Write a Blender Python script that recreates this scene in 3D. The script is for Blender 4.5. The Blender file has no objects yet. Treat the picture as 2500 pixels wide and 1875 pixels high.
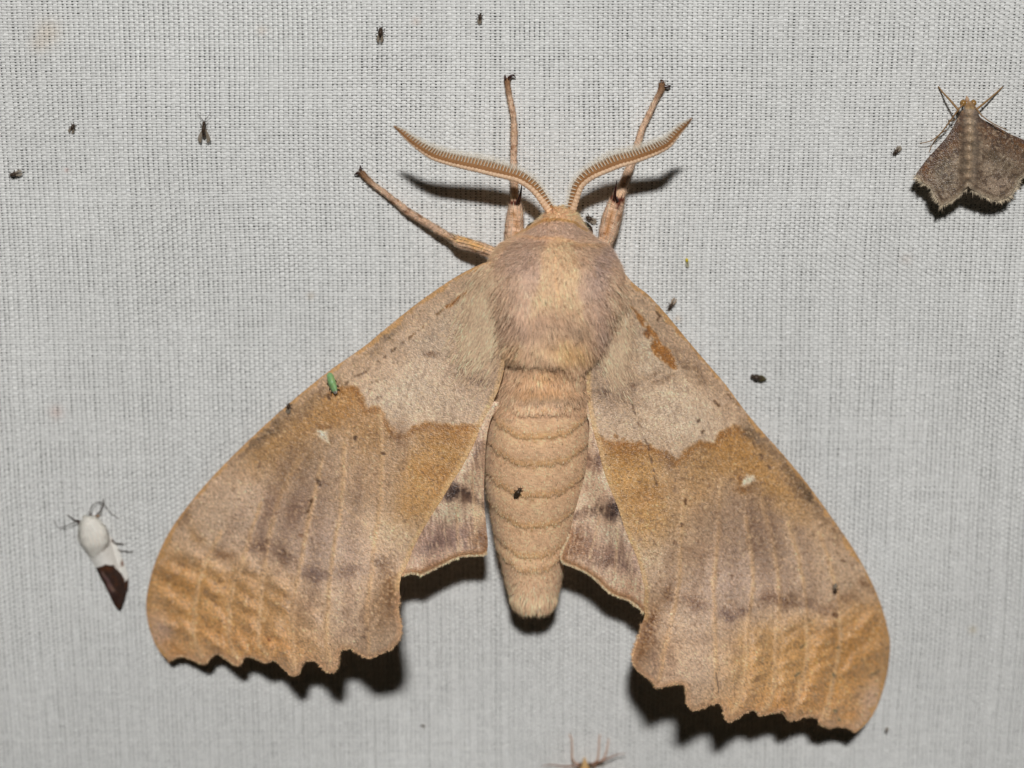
import bpy, math, random
import numpy as np
from mathutils import Vector, Matrix

random.seed(7)
RNG = np.random.default_rng(7)
SC = bpy.context.scene

# ------------------------------------------------------------------ camera
PX = 100.0                       # photograph pixels per scene unit on the cloth at the picture's centre
D = 40.0                         # lens to cloth
TILT = math.radians(13)          # the camera leans a little: the lower edge is farther away
CAM = np.array([0.0, D * math.sin(TILT), D * math.cos(TILT)])
FWD = -CAM / D
RIGHT = np.array([1.0, 0.0, 0.0])
UP = np.cross(RIGHT, FWD)
cam_d = bpy.data.cameras.new('camera')
cam_d.sensor_width = 36.0
cam_d.lens = 36.0 * D / 25.0
cam_d.clip_start = 0.1
cam_d.clip_end = 500
cam_d.dof.use_dof = True
cam_d.dof.focus_distance = 38.0
cam_d.dof.aperture_fstop = cam_d.lens * 1e-3 / 1.0
cam = bpy.data.objects.new('camera', cam_d)
SC.collection.objects.link(cam)
M = Matrix(((RIGHT[0], UP[0], -FWD[0], CAM[0]), (RIGHT[1], UP[1], -FWD[1], CAM[1]),
            (RIGHT[2], UP[2], -FWD[2], CAM[2]), (0, 0, 0, 1)))
cam.matrix_world = M
SC.camera = cam

# ------------------------------------------------------------------ night: black world, one flash gun above the lens
world = bpy.data.worlds.new('World')
SC.world = world
world.use_nodes = True
bg = world.node_tree.nodes['Background']
bg.inputs[0].default_value = (0.004, 0.005, 0.004, 1)
bg.inputs[1].default_value = 1.0
LAMP = np.array([0.6, 54.0, 90.0])
lamp_d = bpy.data.lights.new('flash', 'AREA')
lamp_d.shape = 'RECTANGLE'
lamp_d.size = 7.5
lamp_d.size_y = 5.0
lamp_d.energy = 88000
lamp_d.color = (1.0, 0.995, 0.985)
lamp = bpy.data.objects.new('flash', lamp_d)
SC.collection.objects.link(lamp)
lamp.location = LAMP
lamp.rotation_euler = (Vector((0, -14, 0)) - Vector(LAMP)).to_track_quat('-Z', 'Y').to_euler()
SC.view_settings.view_transform = 'Standard'
SC.view_settings.look = 'None'
SC.view_settings.exposure = 0.0
SC.view_settings.gamma = 1.0


# ------------------------------------------------------------------ measuring: a point of the photograph at a height above the cloth
def at(px, py, z=0.0):
    px = np.asarray(px, float); py = np.asarray(py, float); z = np.asarray(z, float)
    u = (px - 1250.0) / PX / D
    v = (937.5 - py) / PX / D
    d = FWD + u[..., None] * RIGHT + v[..., None] * UP
    t = (z - CAM[2]) / d[..., 2]
    return CAM + d * t[..., None]


def pix(P):
    P = np.asarray(P, float) - CAM
    dep = P @ FWD
    return 1250 + (P @ RIGHT) / dep * D * PX, 937.5 - (P @ UP) / dep * D * PX


def shadow_px(px, py, z):
    P = at(px, py, z)
    S = LAMP + (P - LAMP) * (LAMP[2] / (LAMP[2] - P[2]))
    return pix(S)


def zsh(px, py, dy):
    """height of a point whose shadow falls dy pixels lower in the photograph"""
    lo, hi = 0.0, 6.0
    for _ in range(40):
        m = (lo + hi) / 2
        if shadow_px(px, py, m)[1] - py < dy: lo = m
        else: hi = m
    return lo


# ------------------------------------------------------------------ numbers: noise, splines, masks
TAB = np.random.default_rng(3).random((256, 256))


def vnoise(x, y, sc, seed=0):
    x = np.asarray(x) / sc + seed * 17.3; y = np.asarray(y) / sc + seed * 31.7
    xi = np.floor(x).astype(int); yi = np.floor(y).astype(int)
    fx = x - xi; fy = y - yi
    fx = fx * fx * (3 - 2 * fx); fy = fy * fy * (3 - 2 * fy)
    a = TAB[xi & 255, yi & 255]; b = TAB[(xi + 1) & 255, yi & 255]
    c = TAB[xi & 255, (yi + 1) & 255]; d = TAB[(xi + 1) & 255, (yi + 1) & 255]
    return (a * (1 - fx) + b * fx) * (1 - fy) + (c * (1 - fx) + d * fx) * fy


def fbm(x, y, sc, seed=0, n=3):
    r = 0; w = 0
    for k in range(n):
        r = r + vnoise(x, y, sc / 2 ** k, seed + k) / 2 ** k; w += 1 / 2 ** k
    return r / w


def sstep(a, b, x):
    t = np.clip((x - a) / (b - a), 0, 1)
    return t * t * (3 - 2 * t)


def smooth_line(pts, n=8, closed=False):
    P = np.array(pts, float)
    if closed: Q = np.vstack([P[-1:], P, P[:2]])
    else: Q = np.vstack([2 * P[0] - P[1], P, 2 * P[-1] - P[-2]])
    out = []
    for i in range(1, len(Q) - 2):
        p0, p1, p2, p3 = Q[i - 1], Q[i], Q[i + 1], Q[i + 2]
        for k in range(n):
            t = k / n
            out.append(0.5 * (2 * p1 + (p2 - p0) * t + (2 * p0 - 5 * p1 + 4 * p2 - p3) * t * t + (3 * p1 - p0 - 3 * p2 + p3) * t ** 3))
    if not closed: out.append(P[-1])
    return np.array(out)


def inside(X, Y, poly):
    r = np.zeros(X.shape, bool)
    n = len(poly)
    for i in range(n):
        x1, y1 = poly[i]; x2, y2 = poly[(i + 1) % n]
        c = (y1 > Y) != (y2 > Y)
        if not c.any(): continue
        r ^= c & (X < (x2 - x1) * (Y - y1) / (y2 - y1 + 1e-12) + x1)
    return r


def near(X, Y, line, closed=False):
    """distance to a polyline and the nearest point on it"""
    L = np.array(line, float)
    best = np.full(X.shape, 1e18); bx = np.zeros(X.shape); by = np.zeros(X.shape)
    n = len(L) if closed else len(L) - 1
    for i in range(n):
        a = L[i]; b = L[(i + 1) % len(L)]
        d = b - a; q = d @ d + 1e-12
        t = np.clip(((X - a[0]) * d[0] + (Y - a[1]) * d[1]) / q, 0, 1)
        cx = a[0] + t * d[0]; cy = a[1] + t * d[1]
        dd = (X - cx) ** 2 + (Y - cy) ** 2
        m = dd < best
        best[m] = dd[m]; bx[m] = cx[m]; by[m] = cy[m]
    return np.sqrt(best), bx, by


class TPS:
    def __init__(self, pts):
        P = np.array(pts, float); self.P = P[:, :2] / 100
        n = len(P)
        K = self.phi(np.linalg.norm(self.P[:, None] - self.P[None], axis=2)) + np.eye(n) * 0.02
        A = np.zeros((n + 3, n + 3)); A[:n, :n] = K
        A[:n, n] = 1; A[:n, n + 1:] = self.P; A[n, :n] = 1; A[n + 1:, :n] = self.P.T
        self.w = np.linalg.solve(A, np.concatenate([P[:, 2], [0, 0, 0]]))

    def phi(self, r):
        return np.where(r > 0, r * r * np.log(r + 1e-9), 0)

    def __call__(self, x, y):
        x = np.asarray(x, float) / 100; y = np.asarray(y, float) / 100
        s = self.w[-3] + self.w[-2] * x + self.w[-1] * y
        for i in range(len(self.P)):
            s = s + self.w[i] * self.phi(np.sqrt((x - self.P[i, 0]) ** 2 + (y - self.P[i, 1]) ** 2))
        return s


def lin(c):
    c = np.clip(np.asarray(c, float), 0, 1)
    return np.where(c <= 0.04045, c / 12.92, ((c + 0.055) / 1.055) ** 2.4)


class Paint:
    """the pattern a wing or body carries, laid down patch by patch (colours 0-255)"""
    def __init__(s, X, Y, base):
        s.X = X; s.Y = Y; s.warm = True
        s.c = np.tile(np.array(base, float), (len(X), 1))
        s.wx = X + (fbm(X, Y, 30, 11) - .5) * 26 + (fbm(X, Y, 9, 14, 2) - .5) * 9
        s.wy = Y + (fbm(X, Y, 30, 21) - .5) * 26 + (fbm(X, Y, 9, 24, 2) - .5) * 9

    def mix(s, m, col):
        m = np.clip(m, 0, 1)[:, None]
        s.c = s.c * (1 - m) + np.array(col, float) * m

    def blob(s, x, y, rx, ry, ang, col, a=1.0, p=1.0, grain=0.35):
        t = math.radians(ang)
        dx = s.wx - x; dy = s.wy - y
        u = (dx * math.cos(t) + dy * math.sin(t)) / rx
        v = (-dx * math.sin(t) + dy * math.cos(t)) / ry
        m = a * np.exp(-((u * u + v * v) ** p))
        m = m * (1 - grain + 2 * grain * vnoise(s.X, s.Y, 4.5, 5))
        s.mix(m, col)

    def stroke(s, line, w, col, a=1.0, soft=0.6, warp=0.35, dots=0):
        x = s.X + (s.wx - s.X) * warp; y = s.Y + (s.wy - s.Y) * warp
        d, _, _ = near(x, y, line)
        m = a * (1 - sstep(w * (1 - soft), w * (1 + soft), d))
        if dots: m = m * sstep(.45, .6, vnoise(s.X, s.Y, dots, 9))
        s.mix(m, col)

    def mask(s, poly, soft=4, warp=0.35):
        x = s.X + (s.wx - s.X) * warp; y = s.Y + (s.wy - s.Y) * warp
        d, _, _ = near(x, y, poly, True)
        d = np.where(inside(x, y, poly), d, -d)
        return sstep(-soft, soft, d)

    def grain(s, a, hair=None):
        n = len(s.X)
        g = RNG.normal(0, a, n)
        s.c = s.c * (1 + g)[:, None]

    def out(s, k=1.0, sat=1.0):
        g = s.c @ np.array([.3, .55, .15])
        s.c = g[:, None] + (s.c - g[:, None]) * sat
        w = np.array([1.035, .99, .96]) if s.warm else 1.0
        return np.clip(lin(s.c * w / 255.0) * k, 0.002, 0.97)


# ------------------------------------------------------------------ object helpers
COL = SC.collection


def tag(o, label=None, cat=None, group=None, kind=None):
    if label: o['label'] = label
    if cat: o['category'] = cat
    if group: o['group'] = group
    if kind: o['kind'] = kind
    return o


def empty(name, loc, label=None, cat=None, group=None):
    o = bpy.data.objects.new(name, None)
    o.empty_display_size = 0.2
    COL.objects.link(o)
    o.location = [float(v) for v in loc]
    return tag(o, label, cat, group)


def base_of(o):
    p = np.zeros(3)
    while o is not None:
        p = p + np.array(o.location); o = o.parent
    return p


def build(name, V, F, mat, parent=None, col=None, smooth=True, normals=None, kind=None, label=None):
    """V: points, F: array (n,4) / (n,3) or list of arrays"""
    V = np.asarray(V, float)
    if parent is not None: V = V - base_of(parent)
    FS = F if isinstance(F, list) else [F]
    me = bpy.data.meshes.new(name)
    me.vertices.add(len(V)); me.vertices.foreach_set('co', V.astype(np.float32).ravel())
    loops = np.concatenate([np.asarray(f, np.int32).ravel() for f in FS])
    tot = np.concatenate([np.full(len(f), np.asarray(f).shape[1], np.int32) for f in FS])
    st = np.concatenate([[0], np.cumsum(tot)[:-1]]).astype(np.int32)
    me.loops.add(len(loops)); me.loops.foreach_set('vertex_index', loops)
    me.polygons.add(len(tot)); me.polygons.foreach_set('loop_start', st); me.polygons.foreach_set('loop_total', tot)
    me.polygons.foreach_set('use_smooth', np.full(len(tot), smooth, bool))
    me.update(calc_edges=True)
    if col is not None:
        ca = me.color_attributes.new('pattern', 'FLOAT_COLOR', 'POINT')
        c4 = np.ones((len(V), 4), np.float32); c4[:, :3] = col
        ca.data.foreach_set('color', c4.ravel())
    if normals is not None:
        me.normals_split_custom_set_from_vertices(np.asarray(normals, np.float32).tolist())
    me.materials.append(mat)
    o = bpy.data.objects.new(name, me)
    COL.objects.link(o)
    if parent is not None: o.parent = parent
    if kind: o['kind'] = kind
    if label: o['label'] = label
    return o


# ------------------------------------------------------------------ materials
def material(name, col=None, rough=0.6, spec=0.3, noise=(30, 0.1), bump=(60, 0.2, 0.01), sheen=0.0, alpha=1.0, trans=0.0, coat=0.0):
    m = bpy.data.materials.new(name); m.use_nodes = True
    nt = m.node_tree; N = nt.nodes; L = nt.links
    b = N['Principled BSDF']
    b.inputs['Roughness'].default_value = rough
    b.inputs['Specular IOR Level'].default_value = spec
    b.inputs['Alpha'].default_value = alpha
    b.inputs['Coat Weight'].default_value = coat
    if sheen:
        b.inputs['Sheen Weight'].default_value = sheen
        b.inputs['Sheen Roughness'].default_value = 0.5
    tc = N.new('ShaderNodeTexCoord')
    if col is None:
        src = N.new('ShaderNodeVertexColor'); src.layer_name = 'pattern'; out = src.outputs['Color']
    else:
        src = N.new('ShaderNodeRGB'); src.outputs[0].default_value = (*lin(np.array(col) / 255.0), 1); out = src.outputs[0]
    if noise and noise[1] > 0:
        n = N.new('ShaderNodeTexNoise'); n.inputs['Scale'].default_value = noise[0]; n.inputs['Detail'].default_value = 3
        L.new(tc.outputs['Object'], n.inputs['Vector'])
        mr = N.new('ShaderNodeMapRange'); mr.inputs['From Min'].default_value = .3; mr.inputs['From Max'].default_value = .7
        mr.inputs['To Min'].default_value = 1 - noise[1]; mr.inputs['To Max'].default_value = 1 + noise[1]
        L.new(n.outputs['Fac'], mr.inputs['Value'])
        mx = N.new('ShaderNodeVectorMath'); mx.operation = 'SCALE'
        L.new(out, mx.inputs[0]); L.new(mr.outputs['Result'], mx.inputs['Scale']); out = mx.outputs['Vector']
    L.new(out, b.inputs['Base Color'])
    if bump and bump[1] > 0:
        n2 = N.new('ShaderNodeTexNoise'); n2.inputs['Scale'].default_value = bump[0]; n2.inputs['Detail'].default_value = 2
        L.new(tc.outputs['Object'], n2.inputs['Vector'])
        bp = N.new('ShaderNodeBump'); bp.inputs['Strength'].default_value = bump[1]; bp.inputs['Distance'].default_value = bump[2]
        L.new(n2.outputs['Fac'], bp.inputs['Height']); L.new(bp.outputs['Normal'], b.inputs['Normal'])
    return m


M_CLOTH = material('cotton', None, 0.38, 0.5, noise=(16, 0.07), bump=(70, 0.7, 0.015))
M_HEM = material('cotton_plain', (203, 203, 199), 0.7, 0.2, noise=(25, 0.12), bump=(40, 0.6, 0.03))
M_WING = material('wing_scales', None, 0.28, 0.8, noise=(45, 0.08), bump=(36, 0.8, 0.03), sheen=0.1)
M_BODY = material('body_skin', None, 0.75, 0.15, noise=(40, 0.06), bump=(45, 0.3, 0.03), sheen=0.2)
M_FUR = material('fur', None, 0.55, 0.25, noise=None, bump=None)
M_LEG = material('leg_scales', None, 0.6, 0.25, noise=(40, 0.16), bump=(40, 0.5, 0.03))
M_HORN = material('dark_horn', (48, 16, 10), 0.25, 0.6, noise=(20, 0.2), bump=None)
M_EYE = material('eye', (10, 8, 7), 0.15, 0.6, noise=None, bump=None)
M_BRISTLE = material('bristle', (236, 226, 206), 0.4, 0.4, noise=None, bump=None, alpha=0.85)
M_HAZE = material('fine_bristle', (232, 222, 204), 0.4, 0.3, noise=None, bump=None, alpha=0.32)
M_GNAT = material('gnat_body', (62, 46, 32), 0.4, 0.4, noise=(60, 0.35), bump=(80, 0.3, 0.01))
M_GNATWING = material('gnat_wing', (160, 146, 128), 0.4, 0.3, noise=(60, 0.2), bump=None, alpha=0.62)
M_GREEN = material('leafhopper_green', (136, 178, 118), 0.35, 0.5, noise=(25, 0.14), bump=(40, 0.2, 0.01))
M_YELLOW = material('yellow_body', (214, 190, 40), 0.5, 0.3, noise=(40, 0.15), bump=None)
M_WHITE = material('white_scales', None, 0.5, 0.35, noise=(35, 0.06), bump=(60, 0.25, 0.01))
M_PALELEG = material('pale_leg', (196, 160, 128), 0.5, 0.3, noise=(30, 0.15), bump=None)


# ------------------------------------------------------------------ shapes
def tube(path, rw, rh=None, sides=10, up=(0, 0, 1)):
    """closed tube: elliptical section, rw across, rh towards up"""
    P = np.asarray(path, float); n = len(P)
    rw = np.broadcast_to(np.asarray(rw, float), (n,)); rh = rw if rh is None else np.broadcast_to(np.asarray(rh, float), (n,))
    T = np.gradient(P, axis=0); T /= np.linalg.norm(T, axis=1)[:, None] + 1e-12
    S = np.cross(T, np.array(up, float)); S /= np.linalg.norm(S, axis=1)[:, None] + 1e-9
    U = np.cross(S, T)
    a = np.arange(sides) / sides * 2 * np.pi
    V = P[:, None] + rw[:, None, None] * np.cos(a)[None, :, None] * S[:, None] + rh[:, None, None] * np.sin(a)[None, :, None] * U[:, None]
    V = V.reshape(-1, 3)
    i, j = np.meshgrid(np.arange(n - 1), np.arange(sides), indexing='ij')
    q = np.stack([i * sides + j, (i + 1) * sides + j, (i + 1) * sides + (j + 1) % sides, i * sides + (j + 1) % sides], -1).reshape(-1, 4)
    V = np.vstack([V, P[0], P[-1]])
    k = np.arange(sides); c0 = len(V) - 2; c1 = len(V) - 1
    t0 = np.stack([np.full(sides, c0), k, (k + 1) % sides], -1)
    t1 = np.stack([np.full(sides, c1), (n - 1) * sides + (k + 1) % sides, (n - 1) * sides + k], -1)
    return V, [q, np.vstack([t0, t1])]


def merge(*parts):
    V = []; F4 = []; F3 = []; o = 0
    for v, fs in parts:
        V.append(v)
        for f in fs:
            (F4 if f.shape[1] == 4 else F3).append(f + o)
        o += len(v)
    r = []
    if F4: r.append(np.vstack(F4))
    if F3: r.append(np.vstack(F3))
    return np.vstack(V), r


def resample(pts, step):
    P = np.asarray(pts, float)
    s = np.concatenate([[0], np.cumsum(np.linalg.norm(np.diff(P, axis=0), axis=1))])
    n = max(2, int(s[-1] / step) + 1)
    t = np.linspace(0, s[-1], n)
    return np.stack([np.interp(t, s, P[:, k]) for k in range(P.shape[1])], 1)


def sheet(poly, step):
    """grid of points inside an outline, the outermost points pulled onto the outline"""
    poly = np.asarray(poly, float)
    x0, y0 = poly.min(0) - step; x1, y1 = poly.max(0) + step
    gx = np.arange(x0, x1 + step, step); gy = np.arange(y0, y1 + step, step)
    X, Y = np.meshgrid(gx, gy, indexing='ij')
    ins = inside(X, Y, poly)
    cell = ins[:-1, :-1].astype(int) + ins[1:, :-1] + ins[1:, 1:] + ins[:-1, 1:]
    use = cell > 0
    need = np.zeros_like(ins)
    need[:-1, :-1] |= use; need[1:, :-1] |= use; need[1:, 1:] |= use; need[:-1, 1:] |= use
    out = need & ~ins
    d, bx, by = near(X[out], Y[out], poly, True)
    X[out] = bx; Y[out] = by
    idx = -np.ones(X.shape, int); idx[need] = np.arange(need.sum())
    i, j = np.nonzero(use)
    q = np.stack([idx[i, j], idx[i, j + 1], idx[i + 1, j + 1], idx[i + 1, j]], -1)   # y grows downwards: seen from above this winds upwards
    return X[need], Y[need], q


def hairs(root, tip, nrm, width, bend=0.15, two=True):
    """blades: root quad to mid to tip"""
    d = tip - root
    s = np.cross(d, nrm); s /= np.linalg.norm(s, axis=1)[:, None] + 1e-9
    w = np.broadcast_to(width, (len(root),))[:, None]
    mid = (root + tip) / 2 + nrm * (np.linalg.norm(d, axis=1)[:, None] * bend)
    V = np.stack([root - s * w / 2, root + s * w / 2, mid - s * w / 2.4, mid + s * w / 2.4, tip], 1).reshape(-1, 3)
    o = np.arange(len(root))[:, None] * 5
    q = o + np.array([[0, 1, 3, 2]]); t = o + np.array([[2, 3, 4]])
    return V, [q, t]


# ------------------------------------------------------------------ the cloth: every warp and weft thread is a waved, arched ribbon
PWX, PWY = 0.1155, 0.0655
CX0, CX1, CY0, CY1 = -14.6, 14.6, -12.4, 11.6
nx = int((CX1 - CX0) / PWX); ny = int((CY1 - CY0) / PWY)


def cloth_tint(X, Y):
    px, py = pix(np.stack([X, Y, np.zeros_like(X)], -1))
    c = np.ones((len(X), 3)) * np.array([0.79, 0.785, 0.760])
    for (sx, sy, r, col, a) in ((118, 78, 30, (.72, .56, .38), .35), (95, 108, 22, (.74, .58, .42), .25), (138, 1006, 16, (.75, .45, .36), .32),
                                (759, 722, 9, (.6, .48, .34), .4), (2212, 632, 13, (.62, .5, .42), .3), (1015, 52, 10, (.7, .52, .42), .35),
                                (163, 415, 5, (.6, .3, .25), .5), (2375, 1537, 9, (.62, .5, .28), .45), (1655, 778, 7, (.78, .55, .36), .4),
                                (640, 74, 12, (.7, .55, .42), .3)):
        m = a * np.exp(-(((px - sx) ** 2 + (py - sy) ** 2) / r ** 2))
        c = c * (1 - m[:, None]) + np.array(col) * m[:, None]
    c *= (0.955 + 0.09 * fbm(X, Y, 2.4, 40))[:, None]
    return c


def threads(nt, nc, pt, pc, t0, c0, hw, warp, seed):
    """nt threads at pitch pt, each crossing nc others at pitch pc"""
    r = np.random.default_rng(seed)
    m = nc * 2 + 1
    T, C = np.meshgrid(np.arange(nt), np.arange(m), indexing='ij')
    along = c0 + C * pc / 2
    off = r.normal(0, pt * 0.03, nt)[:, None]
    wav = (vnoise(T * 7.13, along, 0.75, seed) - .5) * pt * 0.14 + (vnoise(T * 0.06, along, 3.0, seed + 2) - .5) * pt * 0.8
    # slubs: threads swell over a few crossings, and some threads are fat or thin all along
    slub = vnoise(T * 3.77, along, 0.38, seed + 5)
    patch = fbm(T * pt, along, 0.8, seed + 8, 2)
    h = hw * (r.normal(1, 0.07, nt)[:, None]) * (0.90 + 0.20 * slub + 0.22 * (patch - .5)) 
    h = h * (1 + 0.10 * r.standard_normal(T.shape))
    cross = t0 + (T + .5) * pt + off + wav
    odd = C % 2
    k = C // 2
    sgn = np.where((T + k) % 2 == 0, 1.0, -1.0) * (1 if warp else -1)
    zz = np.where(odd == 1, sgn * 0.020, 0.0)
    zz = zz + 0.004 * r.standard_normal(T.shape)
    V = np.empty((nt, m, 3, 3))
    for a, (o, dz) in enumerate(((-1, -0.014), (0, 0.009), (1, -0.014))):
        if warp: V[:, :, a, 0] = cross + o * h; V[:, :, a, 1] = along
        else: V[:, :, a, 1] = cross - o * h; V[:, :, a, 0] = along
        V[:, :, a, 2] = zz + dz
    V = V.reshape(-1, 3)
    i, j, a = np.meshgrid(np.arange(nt), np.arange(m - 1), np.arange(2), indexing='ij')
    b = (i * m + j) * 3 + a
    q = np.stack([b, b + 1, b + 4, b + 3], -1).reshape(-1, 4)
    c = cloth_tint(V[:, 0], V[:, 1])
    tone = np.repeat((r.normal(1, 0.02, nt)[:, None] * (1 + 0.05 * r.standard_normal(T.shape))).ravel(), 3)
    V[:, 2] += 0.05 * (fbm(V[:, 0], V[:, 1], 5.0, 60) - .5)
    return V, q, np.clip(c * tone[:, None], 0, 0.9)


# the rest of the sheet beyond the picture, without single threads
o_ = 60.0
ring = np.array([[-o_, -o_, -.02], [o_, -o_, -.02], [o_, o_, -.02], [-o_, o_, -.02],
                 [CX0, CY0, -.02], [CX0 + nx * PWX, CY0, -.02], [CX0 + nx * PWX, CY0 + ny * PWY, -.02], [CX0, CY0 + ny * PWY, -.02]])
cloth = build('cloth', ring, np.array([[0, 1, 5, 4], [1, 2, 6, 5], [2, 3, 7, 6], [3, 0, 4, 7]]), M_HEM, smooth=False, kind='structure')
V, q, c = threads(nx, ny, PWX, PWY, CX0, CY0, PWX * 0.385, True, 1)
build('warp_threads', V, q, M_CLOTH, cloth, c, kind='stuff')
V, q, c = threads(ny, nx, PWY, PWX, CY0, CX0, PWY * 0.352, False, 2)
build('weft_threads', V, q, M_CLOTH, cloth, c, kind='stuff')
del V, q, c


# ------------------------------------------------------------------ the big hawk moth
moth = empty('hawk_moth', at(1320, 900, 0.0), 'huge tan hawk moth with scalloped wings spread across the middle of the white cloth', 'moth')
KW = 1.34       # photograph colour to surface colour under this flash
KB = 1.36

LF = [(1193, 638), (1116, 674), (1026, 735), (949, 796), (886, 848), (802, 907), (707, 984), (607, 1075), (526, 1156), (467, 1224), (413, 1299),
      (377, 1378), (359, 1450), (357, 1496), (368, 1545), (386, 1586), (411, 1613), (424, 1607), (440, 1601), (460, 1606), (481, 1615), (499, 1619),
      (508, 1613), (515, 1600), (531, 1594), (549, 1604), (567, 1619), (580, 1623), (589, 1618), (594, 1604), (612, 1601), (635, 1611), (650, 1617),
      (662, 1612), (675, 1614), (693, 1631), (709, 1647), (720, 1649), (732, 1640), (736, 1622), (745, 1612), (761, 1610), (779, 1620), (795, 1636),
      (806, 1642), (818, 1637), (824, 1620), (827, 1595), (836, 1584), (854, 1582), (872, 1593), (892, 1604), (908, 1605), (919, 1599), (946, 1588),
      (969, 1568), (978, 1550), (978, 1523), (971, 1487), (976, 1455), (975, 1432), (980, 1405), (992, 1383), (1014, 1328), (1046, 1270), (1078, 1220),
      (1114, 1161), (1127, 1142), (1159, 1079), (1177, 1034), (1200, 989), (1218, 948), (1229, 907), (1236, 862), (1240, 826), (1262, 760), (1262, 690), (1230, 645)]
RF = [(1510, 655), (1548, 693), (1585, 722), (1634, 776), (1679, 831), (1725, 885), (1770, 937), (1815, 998), (1860, 1052), (1905, 1102), (1955, 1161),
      (1996, 1215), (2041, 1278), (2086, 1344), (2118, 1401), (2145, 1460), (2163, 1518), (2173, 1568), (2170, 1618), (2161, 1667), (2145, 1717),
      (2123, 1758), (2100, 1781), (2089, 1787), (2080, 1781), (2064, 1774), (2046, 1772), (2023, 1776), (2010, 1769), (2001, 1765), (1998, 1756),
      (1987, 1747), (1965, 1749), (1946, 1756), (1931, 1758), (1922, 1753), (1917, 1742), (1906, 1735), (1888, 1740), (1870, 1744), (1856, 1745),
      (1849, 1738), (1838, 1733), (1820, 1738), (1802, 1751), (1788, 1759), (1777, 1758), (1770, 1747), (1766, 1731), (1757, 1716), (1734, 1719),
      (1711, 1728), (1698, 1734), (1687, 1732), (1677, 1717), (1677, 1695), (1673, 1674), (1659, 1667), (1639, 1670), (1616, 1677), (1603, 1677),
      (1592, 1663), (1571, 1647), (1553, 1631), (1544, 1609), (1549, 1582), (1560, 1550), (1567, 1523), (1574, 1500), (1571, 1478), (1574, 1441),
      (1567, 1405), (1553, 1356), (1531, 1306), (1508, 1238), (1481, 1170), (1470, 1133), (1458, 1084), (1444, 1034), (1435, 984), (1431, 939),
      (1433, 871), (1440, 840), (1425, 770), (1425, 700), (1470, 655)]
LH = [(1222, 985), (1200, 1020), (1188, 1070), (1184, 1125), (1182, 1215), (1187, 1283), (1191, 1324), (1188, 1349), (1179, 1356), (1159, 1356), (1132, 1358),
      (1100, 1369), (1069, 1385), (1041, 1398), (1028, 1404), (1014, 1400), (996, 1401), (978, 1407), (960, 1385), (960, 1300), (1010, 1200), (1070, 1120),
      (1130, 1040), (1180, 985)]
RH = [(1418, 985), (1438, 1030), (1436, 1080), (1431, 1142), (1417, 1201), (1400, 1260), (1390, 1306), (1372, 1347), (1368, 1365), (1377, 1374), (1399, 1383),
      (1427, 1396), (1458, 1417), (1476, 1437), (1503, 1455), (1531, 1464), (1553, 1478), (1571, 1496), (1590, 1480), (1600, 1400), (1570, 1290), (1530, 1180),
      (1490, 1080), (1460, 985)]

zLF = TPS([(1193, 638, 2.05), (1116, 674, 1.6), (1026, 735, 1.25), (802, 907, .85), (607, 1075, .55), (413, 1296, .34), (357, 1496, .28),
           (411, 1613, zsh(411, 1613, 16)), (499, 1619, zsh(499, 1619, 28)), (580, 1623, zsh(580, 1623, 40)), (720, 1649, zsh(720, 1649, 62)),
           (806, 1642, zsh(806, 1642, 75)), (908, 1605, zsh(908, 1605, 96)), (978, 1545, zsh(978, 1545, 112)), (980, 1405, 2.35),
           (1078, 1220, 2.35), (1177, 1034, 2.3), (1205, 975, 2.28), (1236, 862, 2.45), (1240, 760, 2.62), (1200, 700, 2.42), (950, 1000, 1.62), (700, 1300, 1.15), (880, 1330, 1.85)])
zRF = TPS([(1519, 672, 2.05), (1634, 776, 1.45), (1770, 937, 1.05), (1905, 1102, .8), (2041, 1278, .6), (2145, 1460, .5), (2173, 1568, .5),
           (2161, 1667, .52), (2089, 1787, zsh(2089, 1787, 34)), (1931, 1758, zsh(1931, 1758, 56)), (1788, 1759, zsh(1788, 1759, 78)),
           (1698, 1734, zsh(1698, 1734, 92)), (1603, 1677, zsh(1603, 1677, 101)), (1549, 1582, 2.35), (1574, 1441, 2.35), (1508, 1238, 2.35),
           (1444, 1034, 2.3), (1433, 975, 2.28), (1431, 890, 2.45), (1435, 760, 2.62), (1500, 720, 2.42), (1680, 1060, 1.75), (1850, 1400, 1.35), (1690, 1400, 1.9)])
zLH = TPS([(1222, 985, 1.9), (1184, 1125, 2.05), (1187, 1283, 2.15), (1184, 1350, 2.2), (1100, 1369, 2.15), (1028, 1404, 2.05), (960, 1385, 1.85),
           (1010, 1200, 1.75), (1130, 1040, 1.85), (1090, 1250, 2.05)])
zRH = TPS([(1418, 985, 1.9), (1431, 1142, 2.05), (1390, 1306, 2.2), (1370, 1365, 2.25), (1458, 1417, 2.15), (1571, 1496, 1.95), (1600, 1400, 1.85),
           (1530, 1180, 1.8), (1460, 985, 1.85), (1480, 1300, 2.05)])

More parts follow.
